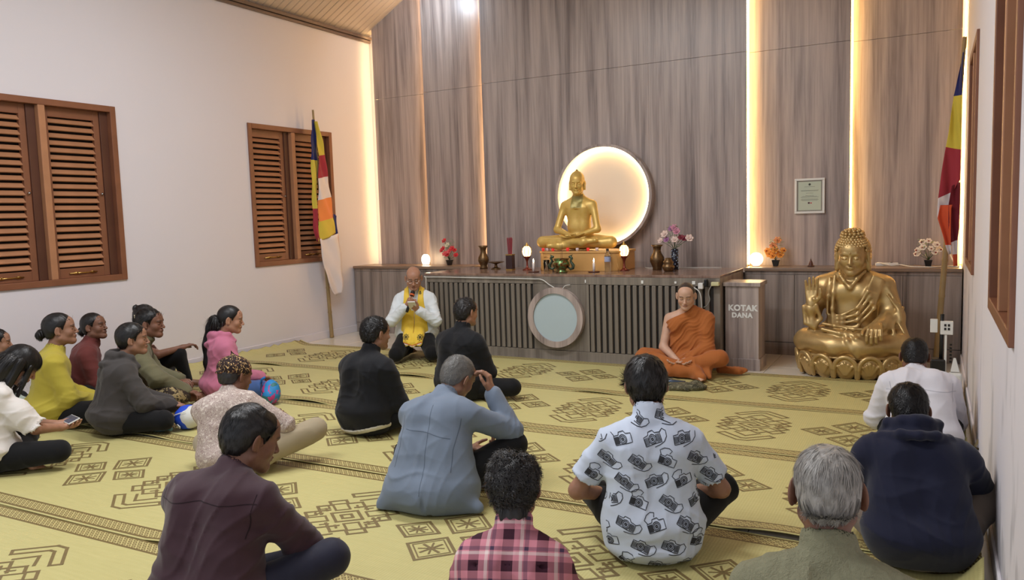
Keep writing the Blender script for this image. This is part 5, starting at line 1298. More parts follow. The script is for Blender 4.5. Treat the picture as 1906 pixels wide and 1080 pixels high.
# 3. man in the dark maroon shirt, foreground
mar = fabric('dark_maroon_cloth', rgb(58, 34, 42), .72, weave=.1, sheen=.2)
p = pose(0.989, .34, curve=.34, head=(-.62, .36, 0), sh=.182, hl=(-.05, .40, .20), hr=(.10, .42, .20), pr_=(.8, -.1, -.8), knees=((-.30, .28, .16), (.36, .24, .20)))
person('balding dark haired man in a dark maroon shirt at the bottom left', (-2.25, 1.83), face(-2.25, 1.83) + .05, p, 'brown', hres=.0065, headscale=1.06,
    hair=hairdo(BLK, th=.010, n=13000, len=.022, w=.0008, lift=.12, nape=-.072, side=-.006, rough=.001, seed=6, bald=(((.0, .03, .150), .052),)),
    tops=[dict(name='shirt', mat=mar, e=.018, se=.012, g=1.06, collar=dict(h=.020, r=.062), amp=.006, freq=7, hem=.05, flare=.04, seed=21, dir=(.7, .2, .7), post=seams([[(-.2, .47), (0, .485), (.2, .47)], [(-.19, .5), (-.175, .36)], [(.19, .5), (.175, .36)]], seam_maroon))],
    legs=dict(mat=fabric('navy_trouser_cloth', rgb(32, 32, 48), .7), seed=8))

# 4. child/person with curly hair in the plaid shirt
def plaid():
    t = NT('pink_plaid_cloth'); c = t.n('ShaderNodeTexCoord'); sp = t.n('ShaderNodeSeparateXYZ'); t.t.links.new(c.outputs['Object'], sp.inputs[0])
    x = t.math('DIVIDE', t.math('ADD', sp.outputs[0], 3.02), .115); z = t.math('DIVIDE', t.math('ADD', t.math('ADD', sp.outputs[2], t.math('MULTIPLY', sp.outputs[1], .5)), 3.0), .115)
    def bands(v):
        f = t.math('FRACT', v)
        b = lambda a, c_: t.math('MULTIPLY', t.math('GREATER_THAN', f, a), t.math('LESS_THAN', f, c_))
        return b(.05, .38), b(.56, .66), b(.70, .82)
    bx, wx, nx = bands(x); bz, wz, nz = bands(z)
    col_ = rgb(202, 130, 142)
    k = t.mix(t.math('MULTIPLY', t.math('ADD', bx, bz), .5), col_, rgb(58, 26, 40))
    k = t.mix(t.math('MULTIPLY', t.math('ADD', wx, wz), .42), k, rgb(226, 214, 206)); k = t.mix(t.math('MULTIPLY', t.math('ADD', nx, nz), .46), k, rgb(34, 38, 66))
    t.out(k, .85, 0, .25); t.bump(t.noise(t.coord(), 400, 2), .3, .001); return t.m
def yoke(p):
    a = p.nec + p.Rt @ A3(-.20, -.10, -.11); b = p.nec + p.Rt @ A3(.20, -.10, -.11); return [rc(a, b, .006, .006, .006, 's')]
p = pose(0.873, .16, curve=.20, head=(.06, .30, 0), sh=.145)
person('person with tousled thinning curly dark hair in a pink checked shirt', (-1.08, 1.94), face(-1.08, 1.94) + .02, p, 'tan', hres=.0060, headscale=1.02, g=.90,
    hair=hairdo(PEP, th=.008, n=9000, len=.028, w=.0011, lift=.28, jit=.6, curl=.006, nape=-.085, side=-.004, rough=.006, seed=9, long=[el((0, -.075, -.075), (.05, .03, .05), k=.03)], ln=1500, llen=.03, bald=(((.012, -.020, .148), .045),)),
    tops=[dict(name='shirt', mat=plaid(), e=.014, se=.012, g=1.0, collar=dict(h=.030, r=.060), amp=.0035, hem=.05, flare=.02, seed=31, subs=yoke)],
    legs=dict(mat=blackcloth, seed=9))

# 5. grey haired man, right foreground
def green_cloth():
    t = NT('sage_textured_cloth'); v = t.coord(); a = t.noise(v, 36, 2, .5, 2.0)
    t.out(t.mix(a, rgb(118, 116, 92), rgb(138, 136, 110)), .85, 0, .25); t.bump(t.math('ADD', t.math('MULTIPLY', a, 2.0), t.noise(v, 300, 2)), .7, .004); return t.m
p = pose(0.994, .12, curve=.16, head=(.02, .12, 0), sh=.185, neck=.01)
def cloth_back(p): return []
person('silver grey haired man in a textured sage green shirt at bottom right', (-0.21, 1.98), face(-0.21, 1.98, -1.2, 8), p, 'brown', hres=.0055, hdres=.0030, ears=1.2,
    hair=hairdo(GREY, th=.007, n=18000, len=.040, w=.0009, lift=.05, jit=.16, nape=-.046, side=.006, rough=.002, seed=12, crown=(.02, -.05, .10), flow=(.0, -.2, -.9)),
    tops=[dict(name='shirt', mat=green_cloth(), e=.016, se=.010, g=1.05, collar=dict(h=.030, r=.064), amp=.004, hem=.05, flare=.02, seed=41, subs=yoke)],
    legs=dict(mat=blackcloth, seed=12))

# 6. navy hooded man by the right wall
navy = fabric('navy_sweatshirt_cloth', rgb(24, 27, 48), .9, sheen=.15)
p = pose(0.944, .50, curve=.42, side=.0, head=(-.05, .40, 0), sh=.192, hl=(-.06, .40, .2), hr=(.08, .40, .22), pr_=(1, -.2, -.4), knees=((-.26, .30, .17), (.30, .24, .22)))
person('young man in a navy hooded sweatshirt bowing forward beside the right wall', (-0.03, 3.42), face(-0.03, 3.42, -.9, 8), p, 'brown', hres=.007,
    hair=hairdo(BLK, th=.008, n=8000, len=.016, w=.0008, lift=.35, nape=-.055, rough=.002, seed=14),
    tops=[dict(name='hooded_sweatshirt', mat=navy, e=.022, se=.012, g=1.05, amp=.004, freq=8, hem=.05, flare=.03, seed=44, extra=lambda p: hood_prims(p, 1.15))],
    legs=dict(mat=fabric('taupe_trouser_cloth', rgb(112, 100, 90), .85), seed=14))

# 7. man in the white shirt beyond him
p = pose(0.917, .56, curve=.46, side=.0, head=(-.12, .35, 0), sh=.182, hl=(-.06, .40, .2), hr=(.06, .40, .22), knees=((-.20, .34, .15), (.24, .30, .17)))
person('short haired man in a plain white long sleeved shirt in front of the large statue', (-0.04, 4.98), face(-0.04, 4.98, -.6, 8), p, 'brown', hres=.008,
    hair=hairdo(BLK, th=.007, n=4500, len=.012, w=.0009, lift=.4, nape=-.052, rough=.001, seed=15),
    tops=[dict(name='shirt', mat=fabric('white_shirt_cloth', rgb(214, 212, 218), .8), e=.018, se=.014, g=1.05, collar=dict(h=.022, r=.062), amp=.006, freq=8, hem=.05, flare=.03, seed=52, post=seams([[(-.2, .40), (0, .42), (.2, .40)], [(-.18, .45), (-.165, .35)], [(.18, .45), (.165, .35)]], seam_white))],
    legs=dict(mat=blackcloth, seed=15))

# 8. black jacket, near the altar
p = pose(0.965, .06, curve=.14, head=(-.18, .08, 0), sh=.185, neck=.005, knees=((-.34, .20, .13), (.42, .16, .11)), ankles=((.10, .27, .055), (-.06, .33, .055)))
person('man with greying hair in a black jacket seated closest to the altar front', (-3.32, 5.23), face(-3.32, 5.23, -2.9, 8), p, 'mid', hres=.008,
    hair=hairdo(PEP, th=.008, n=4500, len=.016, w=.0010, lift=.35, nape=-.062, rough=.002, seed=16),
    tops=[dict(name='jacket', mat=blackjacket, e=.024, se=.014, g=1.10, collar=dict(h=.036, r=.062), amp=.004, hem=.06, flare=.02, seed=55, post=seams([[(-.19, .46), (0, .475), (.19, .46)]], seam_black))],
    legs=dict(mat=blackcloth, seed=16))

# 9. dark jacket with a pale hem, left of centre
def palehem(root, p):
    P = body_core(p, .030, 1.10) + [el(p.pel + A3(0, -.012, .05), (.20, .165, .095), k=.06)]
    V, Q = sdf_mesh(P, .009, fns=[lambda D, X, Y, Z: np.maximum(np.maximum(D, Z - .052 - .25 * np.clip(X, 0, 1)), .020 + .25 * np.clip(X, 0, 1) - Z)])
    mk_np('undershirt_hem', V, Q, fabric('pale_hem_cloth', rgb(196, 190, 172), .85), root)
p = pose(0.955, .10, curve=.20, head=(-.30, .10, 0), sh=.182, neck=.0, knees=((-.33, .24, .15), (.33, .26, .16)))
person('young man in a dark navy-black jacket with a pale shirt hem showing', (-3.38, 4.12), face(-3.38, 4.12) - .05, p, 'tan', hres=.0075, extra=palehem,
    hair=hairdo(BLK, th=.010, n=6000, len=.018, w=.0010, lift=.35, nape=-.055, rough=.002, seed=17),
    tops=[dict(name='jacket', mat=blackjacket, e=.022, se=.014, g=1.08, collar=dict(h=.036, r=.062), amp=.004, hem=.075, flare=.018, seed=58, floor=.035, post=seams([[(-.19, .46), (0, .475), (.19, .46)]], seam_black))],
    legs=dict(mat=blackcloth, seed=17))

# 10. man in the batik cap
def capcloth(name, base, spots, sc_=42):
    t = NT(name); v = t.coord(); a = t.noise(v, sc_, 2, .5, 3.0); b = t.noise(v, sc_ * .6, 2, .5, 1.0)
    t.out(t.mix(t.math('GREATER_THAN', a, .60), t.mix(t.math('GREATER_THAN', b, .58), base, spots[1]), spots[0]), .8, 0, .3); return t.m
def batik_cap(root, p):
    P = [el((0, -.018, .046), (.092, .110, .082), k=.02), rc((0, -.12, .0), (0, -.15, -.012), .016, .010, .02), rc((.0, -.10, .02), (.01, -.135, .01), .02, .012, .02), rc((-.02, -.02, .12), (-.012, -.05, .155), .014, .004, .02)]
    V, Q = sdf_mesh(P, .005, fns=[lambda D, X, Y, Z: np.maximum(D, (.004 + .25 * np.clip(Y, 0, .1) - Z)), wrinkle(9, .003, 20, (1, .2, 1))])
    mk_np('headcloth', V @ p.Rh.T * 1.12 + p.hc, Q, capcloth('brown_batik_cloth', rgb(42, 28, 26), (rgb(206, 170, 116), rgb(96, 60, 44)), 30), root)
p = pose(0.87, .36, curve=.48, side=-.14, head=(-.65, .30, 0), sh=.178, hr=(.20, .34, .30), pr_=(.8, -.3, -.5), hl=(.02, .36, .24), knees=((-.28, .30, .14), (.51, .25, .23)), ankles=((.10, .27, .055), (.04, .26, .07)))
person('man in a brown batik headcloth, floral shirt and khaki trousers', (-3.55, 3.10), face(-3.55, 3.10) + .55, p, 'brown', hres=.0075, extra=batik_cap, headscale=1.12,
    hair=hairdo(PEP, th=.006, n=2500, len=.012, w=.001, nape=-.055, seed=18),
    tops=[dict(name='shirt', mat=capcloth('floral_shirt_cloth', rgb(176, 160, 150), (rgb(120, 92, 96), rgb(206, 194, 182)), 75), e=.014, se=.012, g=1.0, collar=dict(h=.028, r=.062), amp=.004, hem=.05, flare=.02, seed=61)],
    legs=dict(mat=fabric('khaki_trouser_cloth', rgb(160, 146, 120), .85), seed=18, amp=.006, freq=9, e=.008), handR=dict(d=(.35, 1, .1), curl=.4, n=(-.6, 0, -1)))

# 11. girl in the white blouse with a phone
def bodyhair(n): return n
p = pose(0.950, .16, curve=.30, head=(-.10, .70, 0), sh=.158, hl=(-.03, .40, .215), hr=(.06, .41, .205), pl_=(-.9, -.3, -.6), pr_=(.9, -.3, -.6), knees=((-.28, .30, .12), (.34, .30, .12)), ankles=((.14, .16, .055), (-.18, .10, .06)))
person('girl with long black hair in a white puff sleeved blouse holding a phone', (-5.01, 2.56), face(-5.01, 2.56, -3.6, 8), p, 'mid', hres=.0065, hw=.95,
    hair=hairdo(BLK, th=.018, n=7000, len=.06, w=.0012, lift=.04, jit=.08, front=.055, side=-.02, nape=-.09, rough=.001, seed=20, fringe=True, flow=(0, .0, -1),
        long=[rc((-.07, -.03, .02), (-.085, -.02, -.17), .032, .022, .03), rc((.07, -.03, .02), (.085, .0, -.18), .032, .022, .03), rc((0, -.09, .0), (0, -.10, -.16), .05, .03, .04), rc((-.05, -.08, .0), (-.06, -.08, -.17), .045, .03, .03), rc((.05, -.08, .0), (.06, -.08, -.17), .045, .03, .03), rc((.075, .035, .02), (.075, .09, -.20), .018, .008, .02), rc((-.075, .035, .02), (-.075, .09, -.20), .018, .008, .02)],
        ln=3500, llen=.09, ldir=(0, .0, -1)),
    tops=[dict(name='blouse', mat=fabric('white_blouse_cloth', rgb(218, 212, 206), .85), e=.016, se=.006, g=1.0, cuff=(-.98, -.98), amp=.006, freq=12, hem=.06, flare=.05, seed=63,
        extra=lambda p: [el((p.shl + p.ell) / 2, (.075, .075, .095), k=.04), el((p.shr + p.elr) / 2, (.078, .078, .10), k=.04), rc(p.shl + A3(0, 0, .03), p.shl + A3(-.02, 0, .04), .05, .04, .03), rc(p.shr + A3(0, 0, .03), p.shr + A3(.02, 0, .04), .05, .04, .03), el(p.elr + A3(0, 0, .01), (.072, .07, .05), k=.03)] + collar(p, .03, .058)[0][:1])],
    legs=dict(mat=blackcloth, seed=20), handL=dict(n=(.2, 0, 1), curl=.35), handR=dict(n=(-.2, 0, 1), curl=.35))
def held(name, label, cat, px, yaw, local, sc=1.0): 
    c, s = cos(yaw), sin(yaw); x, y, z = np.array(local) * sc
    return thing(name, label, cat, (px[0] + c * x - s * y, px[1] + s * x + c * y, .012 + z), yaw)
ph = held('phone', 'slim phone held in both hands by the girl in the white blouse', 'phone', (-5.01, 2.56), face(-5.01, 2.56, -3.6, 8), (.015, .485, .235), .95)
m = MB(); Rm = Matrix.Rotation(.35, 3, 'X'); m.box((0, 0, 0), (.15, .075, .008), Rm); m.build('body', M['white'], ph, bevel=.002); m = MB(); m.box((0, -.0016, .0045), (.138, .066, .001), Rm); m.build('screen', plain('phone_screen', rgb(70, 76, 100), .15, var=.5, vscale=60), ph)

# 12. woman in yellow
def bun(c, r): return [el(c, (r, r * .8, r), k=.012), rc((0, -.09, .01), c, .03, .02, .02)]
p = pose(1.000, .06, curve=.16, head=(-.20, -.05, 0), sh=.165, knees=((-.32, .26, .14), (.34, .30, .13)))
person('woman in a yellow cardigan with her black hair in a low bun', (-5.72, 3.39), face(-5.72, 3.39), p, 'tan', hres=.008,
    hair=hairdo(BLK, th=.010, n=4500, len=.03, w=.0010, lift=.04, jit=.08, nape=-.06, rough=.001, seed=22, crown=(0, .06, .06), long=bun((0, -.135, -.025), .036), ln=900, llen=.03),
    tops=[dict(name='cardigan', mat=fabric('yellow_knit', rgb(178, 162, 62), .9, weave=.4), e=.020, se=.014, g=1.02, collar=dict(h=.006, r=.062), amp=.006, freq=8, hem=.05, flare=.05, seed=64)],
    legs=dict(mat=blackcloth, seed=22))
# 13. woman in maroon jacket
p = pose(0.917, .10, curve=.20, head=(-.55, -.12, 0), sh=.165)
person('woman in a brick maroon jacket looking up, hair in a low bun', (-6.1, 3.9), face(-6.1, 3.9), p, 'brown', hres=.009,
    hair=hairdo(BLK, th=.010, n=4000, len=.03, w=.0010, lift=.04, jit=.08, nape=-.06, rough=.001, seed=23, crown=(0, .06, .06), long=bun((0, -.13, -.03), .036), ln=900, llen=.03),
    tops=[dict(name='jacket', mat=fabric('brick_maroon_cloth', rgb(104, 50, 46), .8), e=.020, se=.014, collar=dict(h=.026, r=.062), amp=.005, hem=.05, flare=.03, seed=65)],
    legs=dict(mat=blackcloth, seed=23))
# 14. grey hoodie
p = pose(0.941, .18, curve=.22, head=(-.32, .02, 0), sh=.160, hr=(.12, .36, .17), hl=(.04, .36, .18), knees=((-.30, .28, .13), (.34, .26, .11)))
person('person in a charcoal grey hooded sweatshirt beside the blue and white bag', (-5.08, 3.45), face(-5.08, 3.45) - .05, p, 'tan', hres=.008, feet=(0, 0),
    hair=hairdo(BLK, th=.014, n=5000, len=.03, w=.0010, lift=.05, jit=.1, nape=-.075, side=-.008, rough=.001, seed=24, crown=(0, .05, .07)),
    tops=[dict(name='hooded_sweatshirt', mat=fabric('charcoal_sweat_cloth', rgb(66, 62, 60), .9), e=.022, se=.014, g=1.02, amp=.005, hem=.05, flare=.035, seed=66, extra=lambda p: hood_prims(p, .92))],
    legs=dict(mat=blackcloth, seed=24), handR=dict(d=(.3, 1, -.2)))
# 15. woman in olive with flower claw
def claw(root, p):
    m = MB()
    for (x, y, z) in ((-.005, -.128, .035), (.02, -.12, .05), (.0, -.125, .012)):
        c = Vector(inhead(p, [(x, y, z)])[0])
        for k in range(5): a = 2 * pi * k / 5; m.ball(c + Vector((.013 * cos(a), -.004, .013 * sin(a))), (.010, .004, .010), 7, 4)
    m.build('flower_hair_claw', plain('cream_plastic_flower', rgb(226, 212, 176), .4), root, True)
sar = capcloth('patterned_sarong_cloth', rgb(52, 42, 34), (rgb(176, 156, 112), rgb(150, 134, 96)), 20)
p = pose(0.980, .22, curve=.24, head=(-.42, .04, 0), sh=.168, hr=(.24, .40, .14), hl=(.04, .36, .20), pr_=(.9, -.2, -.4), knees=((-.28, .32, .14), (.36, .30, .12)), ankles=((.12, .30, .055), (.10, .52, .05)), toes=((.2, .30, .04), (.11, .62, .05)))
person('woman in an olive shirt with a cream flower claw in her hair', (-5.67, 4.01), face(-5.67, 4.01) - .15, p, 'brown', hres=.008, extra=claw, feet=(0, 1),
    hair=hairdo(BLK, th=.012, n=4500, len=.035, w=.0010, lift=.05, jit=.1, nape=-.06, rough=.002, seed=25, crown=(0, .06, .05), long=[el((0, -.11, .03), (.045, .035, .05), k=.02)], ln=700, llen=.04),
    tops=[dict(name='shirt', mat=fabric('olive_cloth', rgb(108, 104, 78), .85), e=.020, se=.016, g=1.02, collar=dict(h=.020, r=.062), amp=.006, hem=.05, flare=.03, seed=67)],
    legs=dict(mat=sar, name='sarong', seed=25, ends=(1, .35), e=.01), handR=dict(d=(.3, 1, -.3)))
# 16. woman behind her against the wall
p = pose(0.940, .24, curve=.20, head=(-.40, .05, 0), sh=.165, hr=(.16, .50, .40), pr_=(.8, -.2, -.4), hl=(.0, .4, .25), knees=((-.26, .30, .14), (.16, .46, .34)), ankles=((.12, .30, .055), (.10, .52, .055)), toes=((.2, .30, .04), (.10, .62, .04)))
person('bare armed person with a topknot sitting against the wall behind the olive shirt woman', (-6.28, 4.43), face(-6.28, 4.43) - .1, p, 'brown', hres=.009,
    hair=hairdo(PEP, th=.010, n=3500, len=.03, w=.0010, lift=.06, jit=.12, nape=-.06, rough=.002, seed=26, crown=(0, .06, .05), long=bun((0, -.10, .085), .034), ln=700, llen=.03),
    tops=[dict(name='shirt', mat=fabric('dusty_pink_cloth', rgb(170, 140, 134), .85), cuff=(-.8, -.8), e=.016, se=.01, amp=.005, hem=.05, flare=.03, seed=68, collar=dict(h=.01, r=.062))],
    legs=dict(mat=blackcloth, seed=26))
# 17. girl in the pink hoodie
p = pose(0.936, .06, curve=.12, head=(-.35, .16, 0), sh=.158, hr=(.10, .30, .18), knees=((-.30, .28, .12), (.34, .26, .12)))
person('girl in a pink hooded top with a very long black ponytail', (-5.18, 4.49), face(-5.18, 4.49) - .05, p, 'mid', hres=.008, ears=1.1,
    hair=hairdo(BLK, th=.010, n=5000, len=.03, w=.0010, lift=.03, jit=.06, nape=-.066, rough=.0005, seed=27, crown=(0, .07, .05),
        long=[rc((0, -.09, -.01), (0, -.135, -.02), .034, .040, .02), rc((0, -.135, -.02), (0, -.165, -.09), .044, .040, .02), rc((0, -.165, -.09), (0.0, -.175, -.24), .038, .042, .02), rc((0, -.175, -.24), (0.0, -.155, -.40), .042, .036, .02), rc((0, -.155, -.40), (0.0, -.14, -.58), .036, .014, .02)], ln=4000, llen=.10),
    tops=[dict(name='hooded_top', mat=fabric('pink_sweat_cloth', rgb(186, 110, 134), .9), e=.020, se=.012, g=1.0, amp=.005, hem=.05, flare=.035, seed=69, extra=lambda p: hood_prims(p, .9))],
    legs=dict(mat=fabric('blue_jeans_cloth', rgb(62, 88, 136), .8), seed=27))
# 18. person cut by the left edge
p = pose(0.883, .10, curve=.20, head=(-.1, .05, 0), sh=.165)
person('person in a pale mint top cut by the left edge of the picture', (-6.17, 3.16), face(-6.17, 3.16), p, 'tan', hres=.010,
    hair=hairdo(BLK, th=.010, n=2500, len=.03, w=.0010, lift=.04, nape=-.06, seed=28),
    tops=[dict(name='top', mat=fabric('pale_mint_cloth', rgb(196, 208, 196), .85), e=.018, se=.012, amp=.005, hem=.05, flare=.03, seed=70, collar=dict(h=.01, r=.062))],
    legs=dict(mat=blackcloth, seed=28))

# 19. kneeling man with the microphone
YW = 207 - 180
def kneel_extra(root, p):
    # yellow stole following the jacket
    P = body_core(p, .030, 1.03) + [el(p.pel + A3(0, -.012, .06), (.21, .175, .10), k=.06)]; c, q, up = collar(p, .030, .078); 
    P += [rc(p.nec + p.Rt @ A3(0, .01, .0), p.nec + p.Rt @ A3(0, .012, .03), .082, .070, .03)]
    P += [rc((0, .16, .27), (0, .20, .235), .05, .04, .04), rc((0, .20, .235), (0, .30, .17), .04, .034, .04)]
    for s_ in (-1, 1): P += [rc((s_ * .055, .13, .31), (s_ * .065, .195, .25), .045, .04, .03), rc((s_ * .065, .195, .245), (s_ * .070, .30, .175), .040, .030, .03)]
    nz = p.nec[2]; ctr = p.nec
    def cut(D, X, Y, Z):
        ax = np.abs(X); yy = Y - ctr[1]
        halfw = .100 + .045 * np.clip((nz - .06 - Z) / .38, 0, 1) + 0 * X
        front = np.maximum(np.maximum(ax - halfw, -(yy + .02)), np.where(Z > nz - .20, (.030 + (Z - nz + .20) * .10) - ax, np.where(Z > .27, .002, -.02) - ax))
        bk = np.maximum(np.maximum(ax - .105, nz - .055 - Z), yy - .03)
        D = np.maximum(D, np.minimum(front, bk)); return np.maximum(D, Y - .325 + ax * .35)
    V, Q = sdf_mesh(P, .0060, fns=[cut, wrinkle(71, .002, 14, (1, 0, .2)), lambda D, X, Y, Z: np.maximum(D, -(np.sqrt((X - p.hb[0]) ** 2 + (Y - p.hb[1]) ** 2) - .060) * (Z > nz - .02) + (Z <= nz - .02) * -1)])
    o = mk_np('yellow_stole', V, Q, fabric('yellow_satin', rgb(226, 190, 62), .55, sheen=.2), root)
    fr = (Vector((1, 0, 0)), Vector((0, 0, 1)), Vector((0, 1, 0))); dk = plain('dark_stole_print', rgb(52, 48, 30), .8)
    for cx, cz in ((-.072, .235), (.070, .24)):
        L = [(circ((cx, cz), .022, 14), .005), (circ((cx, cz), .012, 10), .006), (circ((cx, cz), .004, 8), .008)]
        for k in range(8): a = k * pi / 4; L.append(([(cx + .022 * cos(a), cz + .022 * sin(a)), (cx + .031 * cos(a), cz + .031 * sin(a))], .006))
        polyline_on('emblem_print', L, V, Q, dk, root, (0, 0, 0), fr, fmin=.1)
    polyline_on('emblem_print', [([(-.078, .66), (-.068, .69), (-.058, .66), (-.078, .66)], .007)], V, Q, dk, root, (0, 0, 0), fr, fmin=.1)
    L = [([(-.12, .185), (0, .150), (.12, .185)], .012)]
    polyline_on('stole_border', L, V, Q, fabric('white_border', rgb(232, 218, 206), .7), root, (0, 0, 0), (Vector((1, 0, 0)), Vector((0, 0, 1)), Vector((0, 1, 0))), fmin=.1)
    L = [([(-.12, .197), (0, .162), (.12, .197)], .007)]
    polyline_on('stole_border', L, V, Q, fabric('red_border', rgb(206, 92, 58), .7), root, (0, 0, 0), (Vector((1, 0, 0)), Vector((0, 0, 1)), Vector((0, 1, 0))), fmin=.1)
    # spectacles
    m = MB()
    for s in (-1, 1):
        pts = [tuple(inhead(p, [(s * .031 + .021 * cos(a), .100 - .004 * abs(cos(a)), .0 + .014 * sin(a))])[0]) for a in [2 * pi * k / 16 for k in range(17)]]; m.tube(pts, .0014, 5, False)
        m.tube([tuple(q) for q in inhead(p, [(s * .052, .096, .004), (s * .074, .06, .006), (s * .080, -.005, .004)])], .0014, 5)
    m.tube([tuple(q) for q in inhead(p, [(-.010, .102, .003), (0, .106, .006), (.010, .102, .003)])], .0014, 5); m.build('spectacles', M['steel'], root, True)
    m = MB()
    for s, w in ((-1, p.wrl), (1, p.wrr)): pass
pk_ = pose(1.0, .02, curve=.06, head=(.12, .32, 0), sh=.165, seat=.225, hl=(-.050, .245, .515), hr=(.050, .235, .555), pl_=(-.8, -.1, -.9), pr_=(.8, -.1, -.9), knees=((-.20, .36, .085), (.16, .38, .085)), ankles=((-.10, -.06, .06), (.10, -.06, .06)), toes=((-.08, -.16, .03), (.08, -.16, .03)))
kx, ky, kyaw = -4.75, 6.67, radians(180 + 27)
person('man in a white jacket and yellow stole kneeling and speaking into a microphone', (kx, ky), kyaw, pk_, 'mid', hres=.0065, hdres=.0032, extra=kneel_extra, z=.03,
    hair=hairdo(SILV, th=.004, n=2600, len=.008, w=.0008, lift=.3, nape=-.05, front=.02, side=.0, rough=.0005, seed=30, bald=(((0, .0, .13), .105),)),
    tops=[dict(name='jacket', mat=fabric('white_jacket_cloth', rgb(214, 220, 222), .75), e=.018, se=.004, g=1.03, collar=dict(h=.030, r=.060), amp=.005, hem=.03, flare=.03, seed=71, cuff=(.88, .88), floor=.10)],
    legs=dict(mat=blackcloth, seed=30), handR=dict(d=(-.55, .30, .75), n=(-.5, .8, 0), curl=1.05, thumb=.9), handL=dict(d=(.45, .5, .55), n=(0, -.5, 1), curl=.55))
def wl(x, y, yaw, q, z0=.03): c, s = cos(yaw), sin(yaw); return (x + c * q[0] - s * q[1], y + s * q[0] + c * q[1], z0 + q[2])
mouth = inhead(pk_, [(.012, .120, -.110)])[0]; tail = np.array(pk_.wrr) + A3(-.01, .04, -.035); dirm = nv(tail - mouth)
t = thing('microphone', 'black handheld microphone with orange ring at the kneeling man mouth', 'microphone', wl(kx, ky, kyaw, mouth))
t.rotation_euler = (0, 0, kyaw); dv = dirm
m = MB(); m.ball((0, 0, 0), .024, 14, 10); m.build('grille', plain('dark_mesh_grille', rgb(44, 36, 34), .5, .5, bump=.8, bscale=900), t, True)
m = MB(); m.tube([dv * .018, dv * .034, dv * .036], [.026, .026, .020], 16); m.build('ring', plain('orange_ring', rgb(206, 96, 44), .4), t, True)
m = MB(); m.tube([dv * .03, dv * .10, dv * .22], [.019, .017, .014], 16); m.build('handle', M['black'], t, True)
bk_ = np.array(pk_.wrl) + A3(.035, .07, .055)
t = thing('phone', 'white edged phone held up by the kneeling man in his left hand', 'phone', wl(kx, ky, kyaw, bk_)); t.rotation_euler = (0, 0, kyaw)
MB().box((0, 0, 0), (.075, .13, .010), Matrix.Rotation(.65, 3, 'X')).build('body', M['white'], t, bevel=.003); MB().box((0, -.002, .006), (.066, .118, .001), Matrix.Rotation(.65, 3, 'X')).build('screen', plain('phone_screen', rgb(70, 76, 100), .15), t)

# 20. the monk
def robe(p):
    P = body_core(p, .016, 1.0) + arm_prims(p, -1, .024, .72)
    P += [rc(p.shl + A3(.02, 0, .02), p.nec + A3(-.04, .02, .0), .052, .050, .04), rc(p.nec + A3(-.06, .05, -.01), p.che + A3(.12, .10, .0), .035, .03, .05), rc(p.shl + A3(-.01, .02, .01), p.shl + A3(.0, .07, -.10), .05, .05, .04), rc(p.ell, p.ell + A3(-.01, .04, -.10), .05, .03, .05)]
    P += [el(p.pel + A3(0, .06, .0), (.20, .17, .08), k=.05)]
    nr = nv(A3(.62, -.05, .78)); pt = p.nec + A3(.058, 0, -.035)
    def folds(D, X, Y, Z):
        a = X * .62 + Z * .72; b = X * -.7 + Z * .6
        w = .012 * np.sin(b * 21) + .008 * np.sin(b * 37 + 1) + .006 * np.sin(X * 45 + Z * 13); r = 1 - np.abs(np.sin((a + w) * 46)); r2 = 1 - np.abs(np.sin((a * 1.3 + w * 1.6 + .3) * 71))
        return D - .012 * r * r * (.5 + .5 * np.sin(b * 9 + 1.1)) - .004 * r2 * r2
    F = Field(*bounds(P), .0055)
    for q in P: F.add(q)
    F.fn(folds)
    def cut(D, X, Y, Z):
        s = (X - pt[0]) * nr[0] + (Z - pt[2]) * nr[2] - .02 * np.sin(Z * 30); return np.maximum(D, s * .9)
    F.fn(cut); 
    # arm gap on the bare side
    F.add(pl((0, 0, .03), (0, 0, -1)))
    return F.mesh()
def robe_extra(root, p):
    m = fabric('saffron_robe_cloth', rgb(168, 98, 48), .85)
    P = [rc((-.30, .02, .03), (-.46, .06, .03), .045, .03, .03), rc((-.44, .05, .035), (-.52, .0, .03), .032, .02, .03)]
    V, Q = sdf_mesh(P, .006, fns=[wrinkle(80, .008, 26, (.4, 1, .2))], floor=.002); mk_np('robe_tail', V, Q, m, root)
pm_ = pose(.965, .03, curve=.08, head=(.10, .28, 0), sh=.180, neck=.005, hl=(-.02, .24, .135), hr=(.04, .25, .130), pl_=(-.8, -.2, -.8), pr_=(.9, -.2, -.8), knees=((-.32, .22, .17), (.37, .20, .14)), ankles=((.12, .30, .06), (-.14, .34, .06)))
robem = fabric('saffron_robe_cloth', rgb(168, 98, 48), .85)
def monk_body(P):
    p = pm_; return body_core(p, -.002, .98) + arm_prims(p, 1, .0, .97) + arm_prims(p, -1, -.004, .9) + [el(p.pel, (.15, .12, .08), k=.04), rc(p.nec - p.Rt @ A3(0, 0, .03), p.hb, .060, .054, .03)]
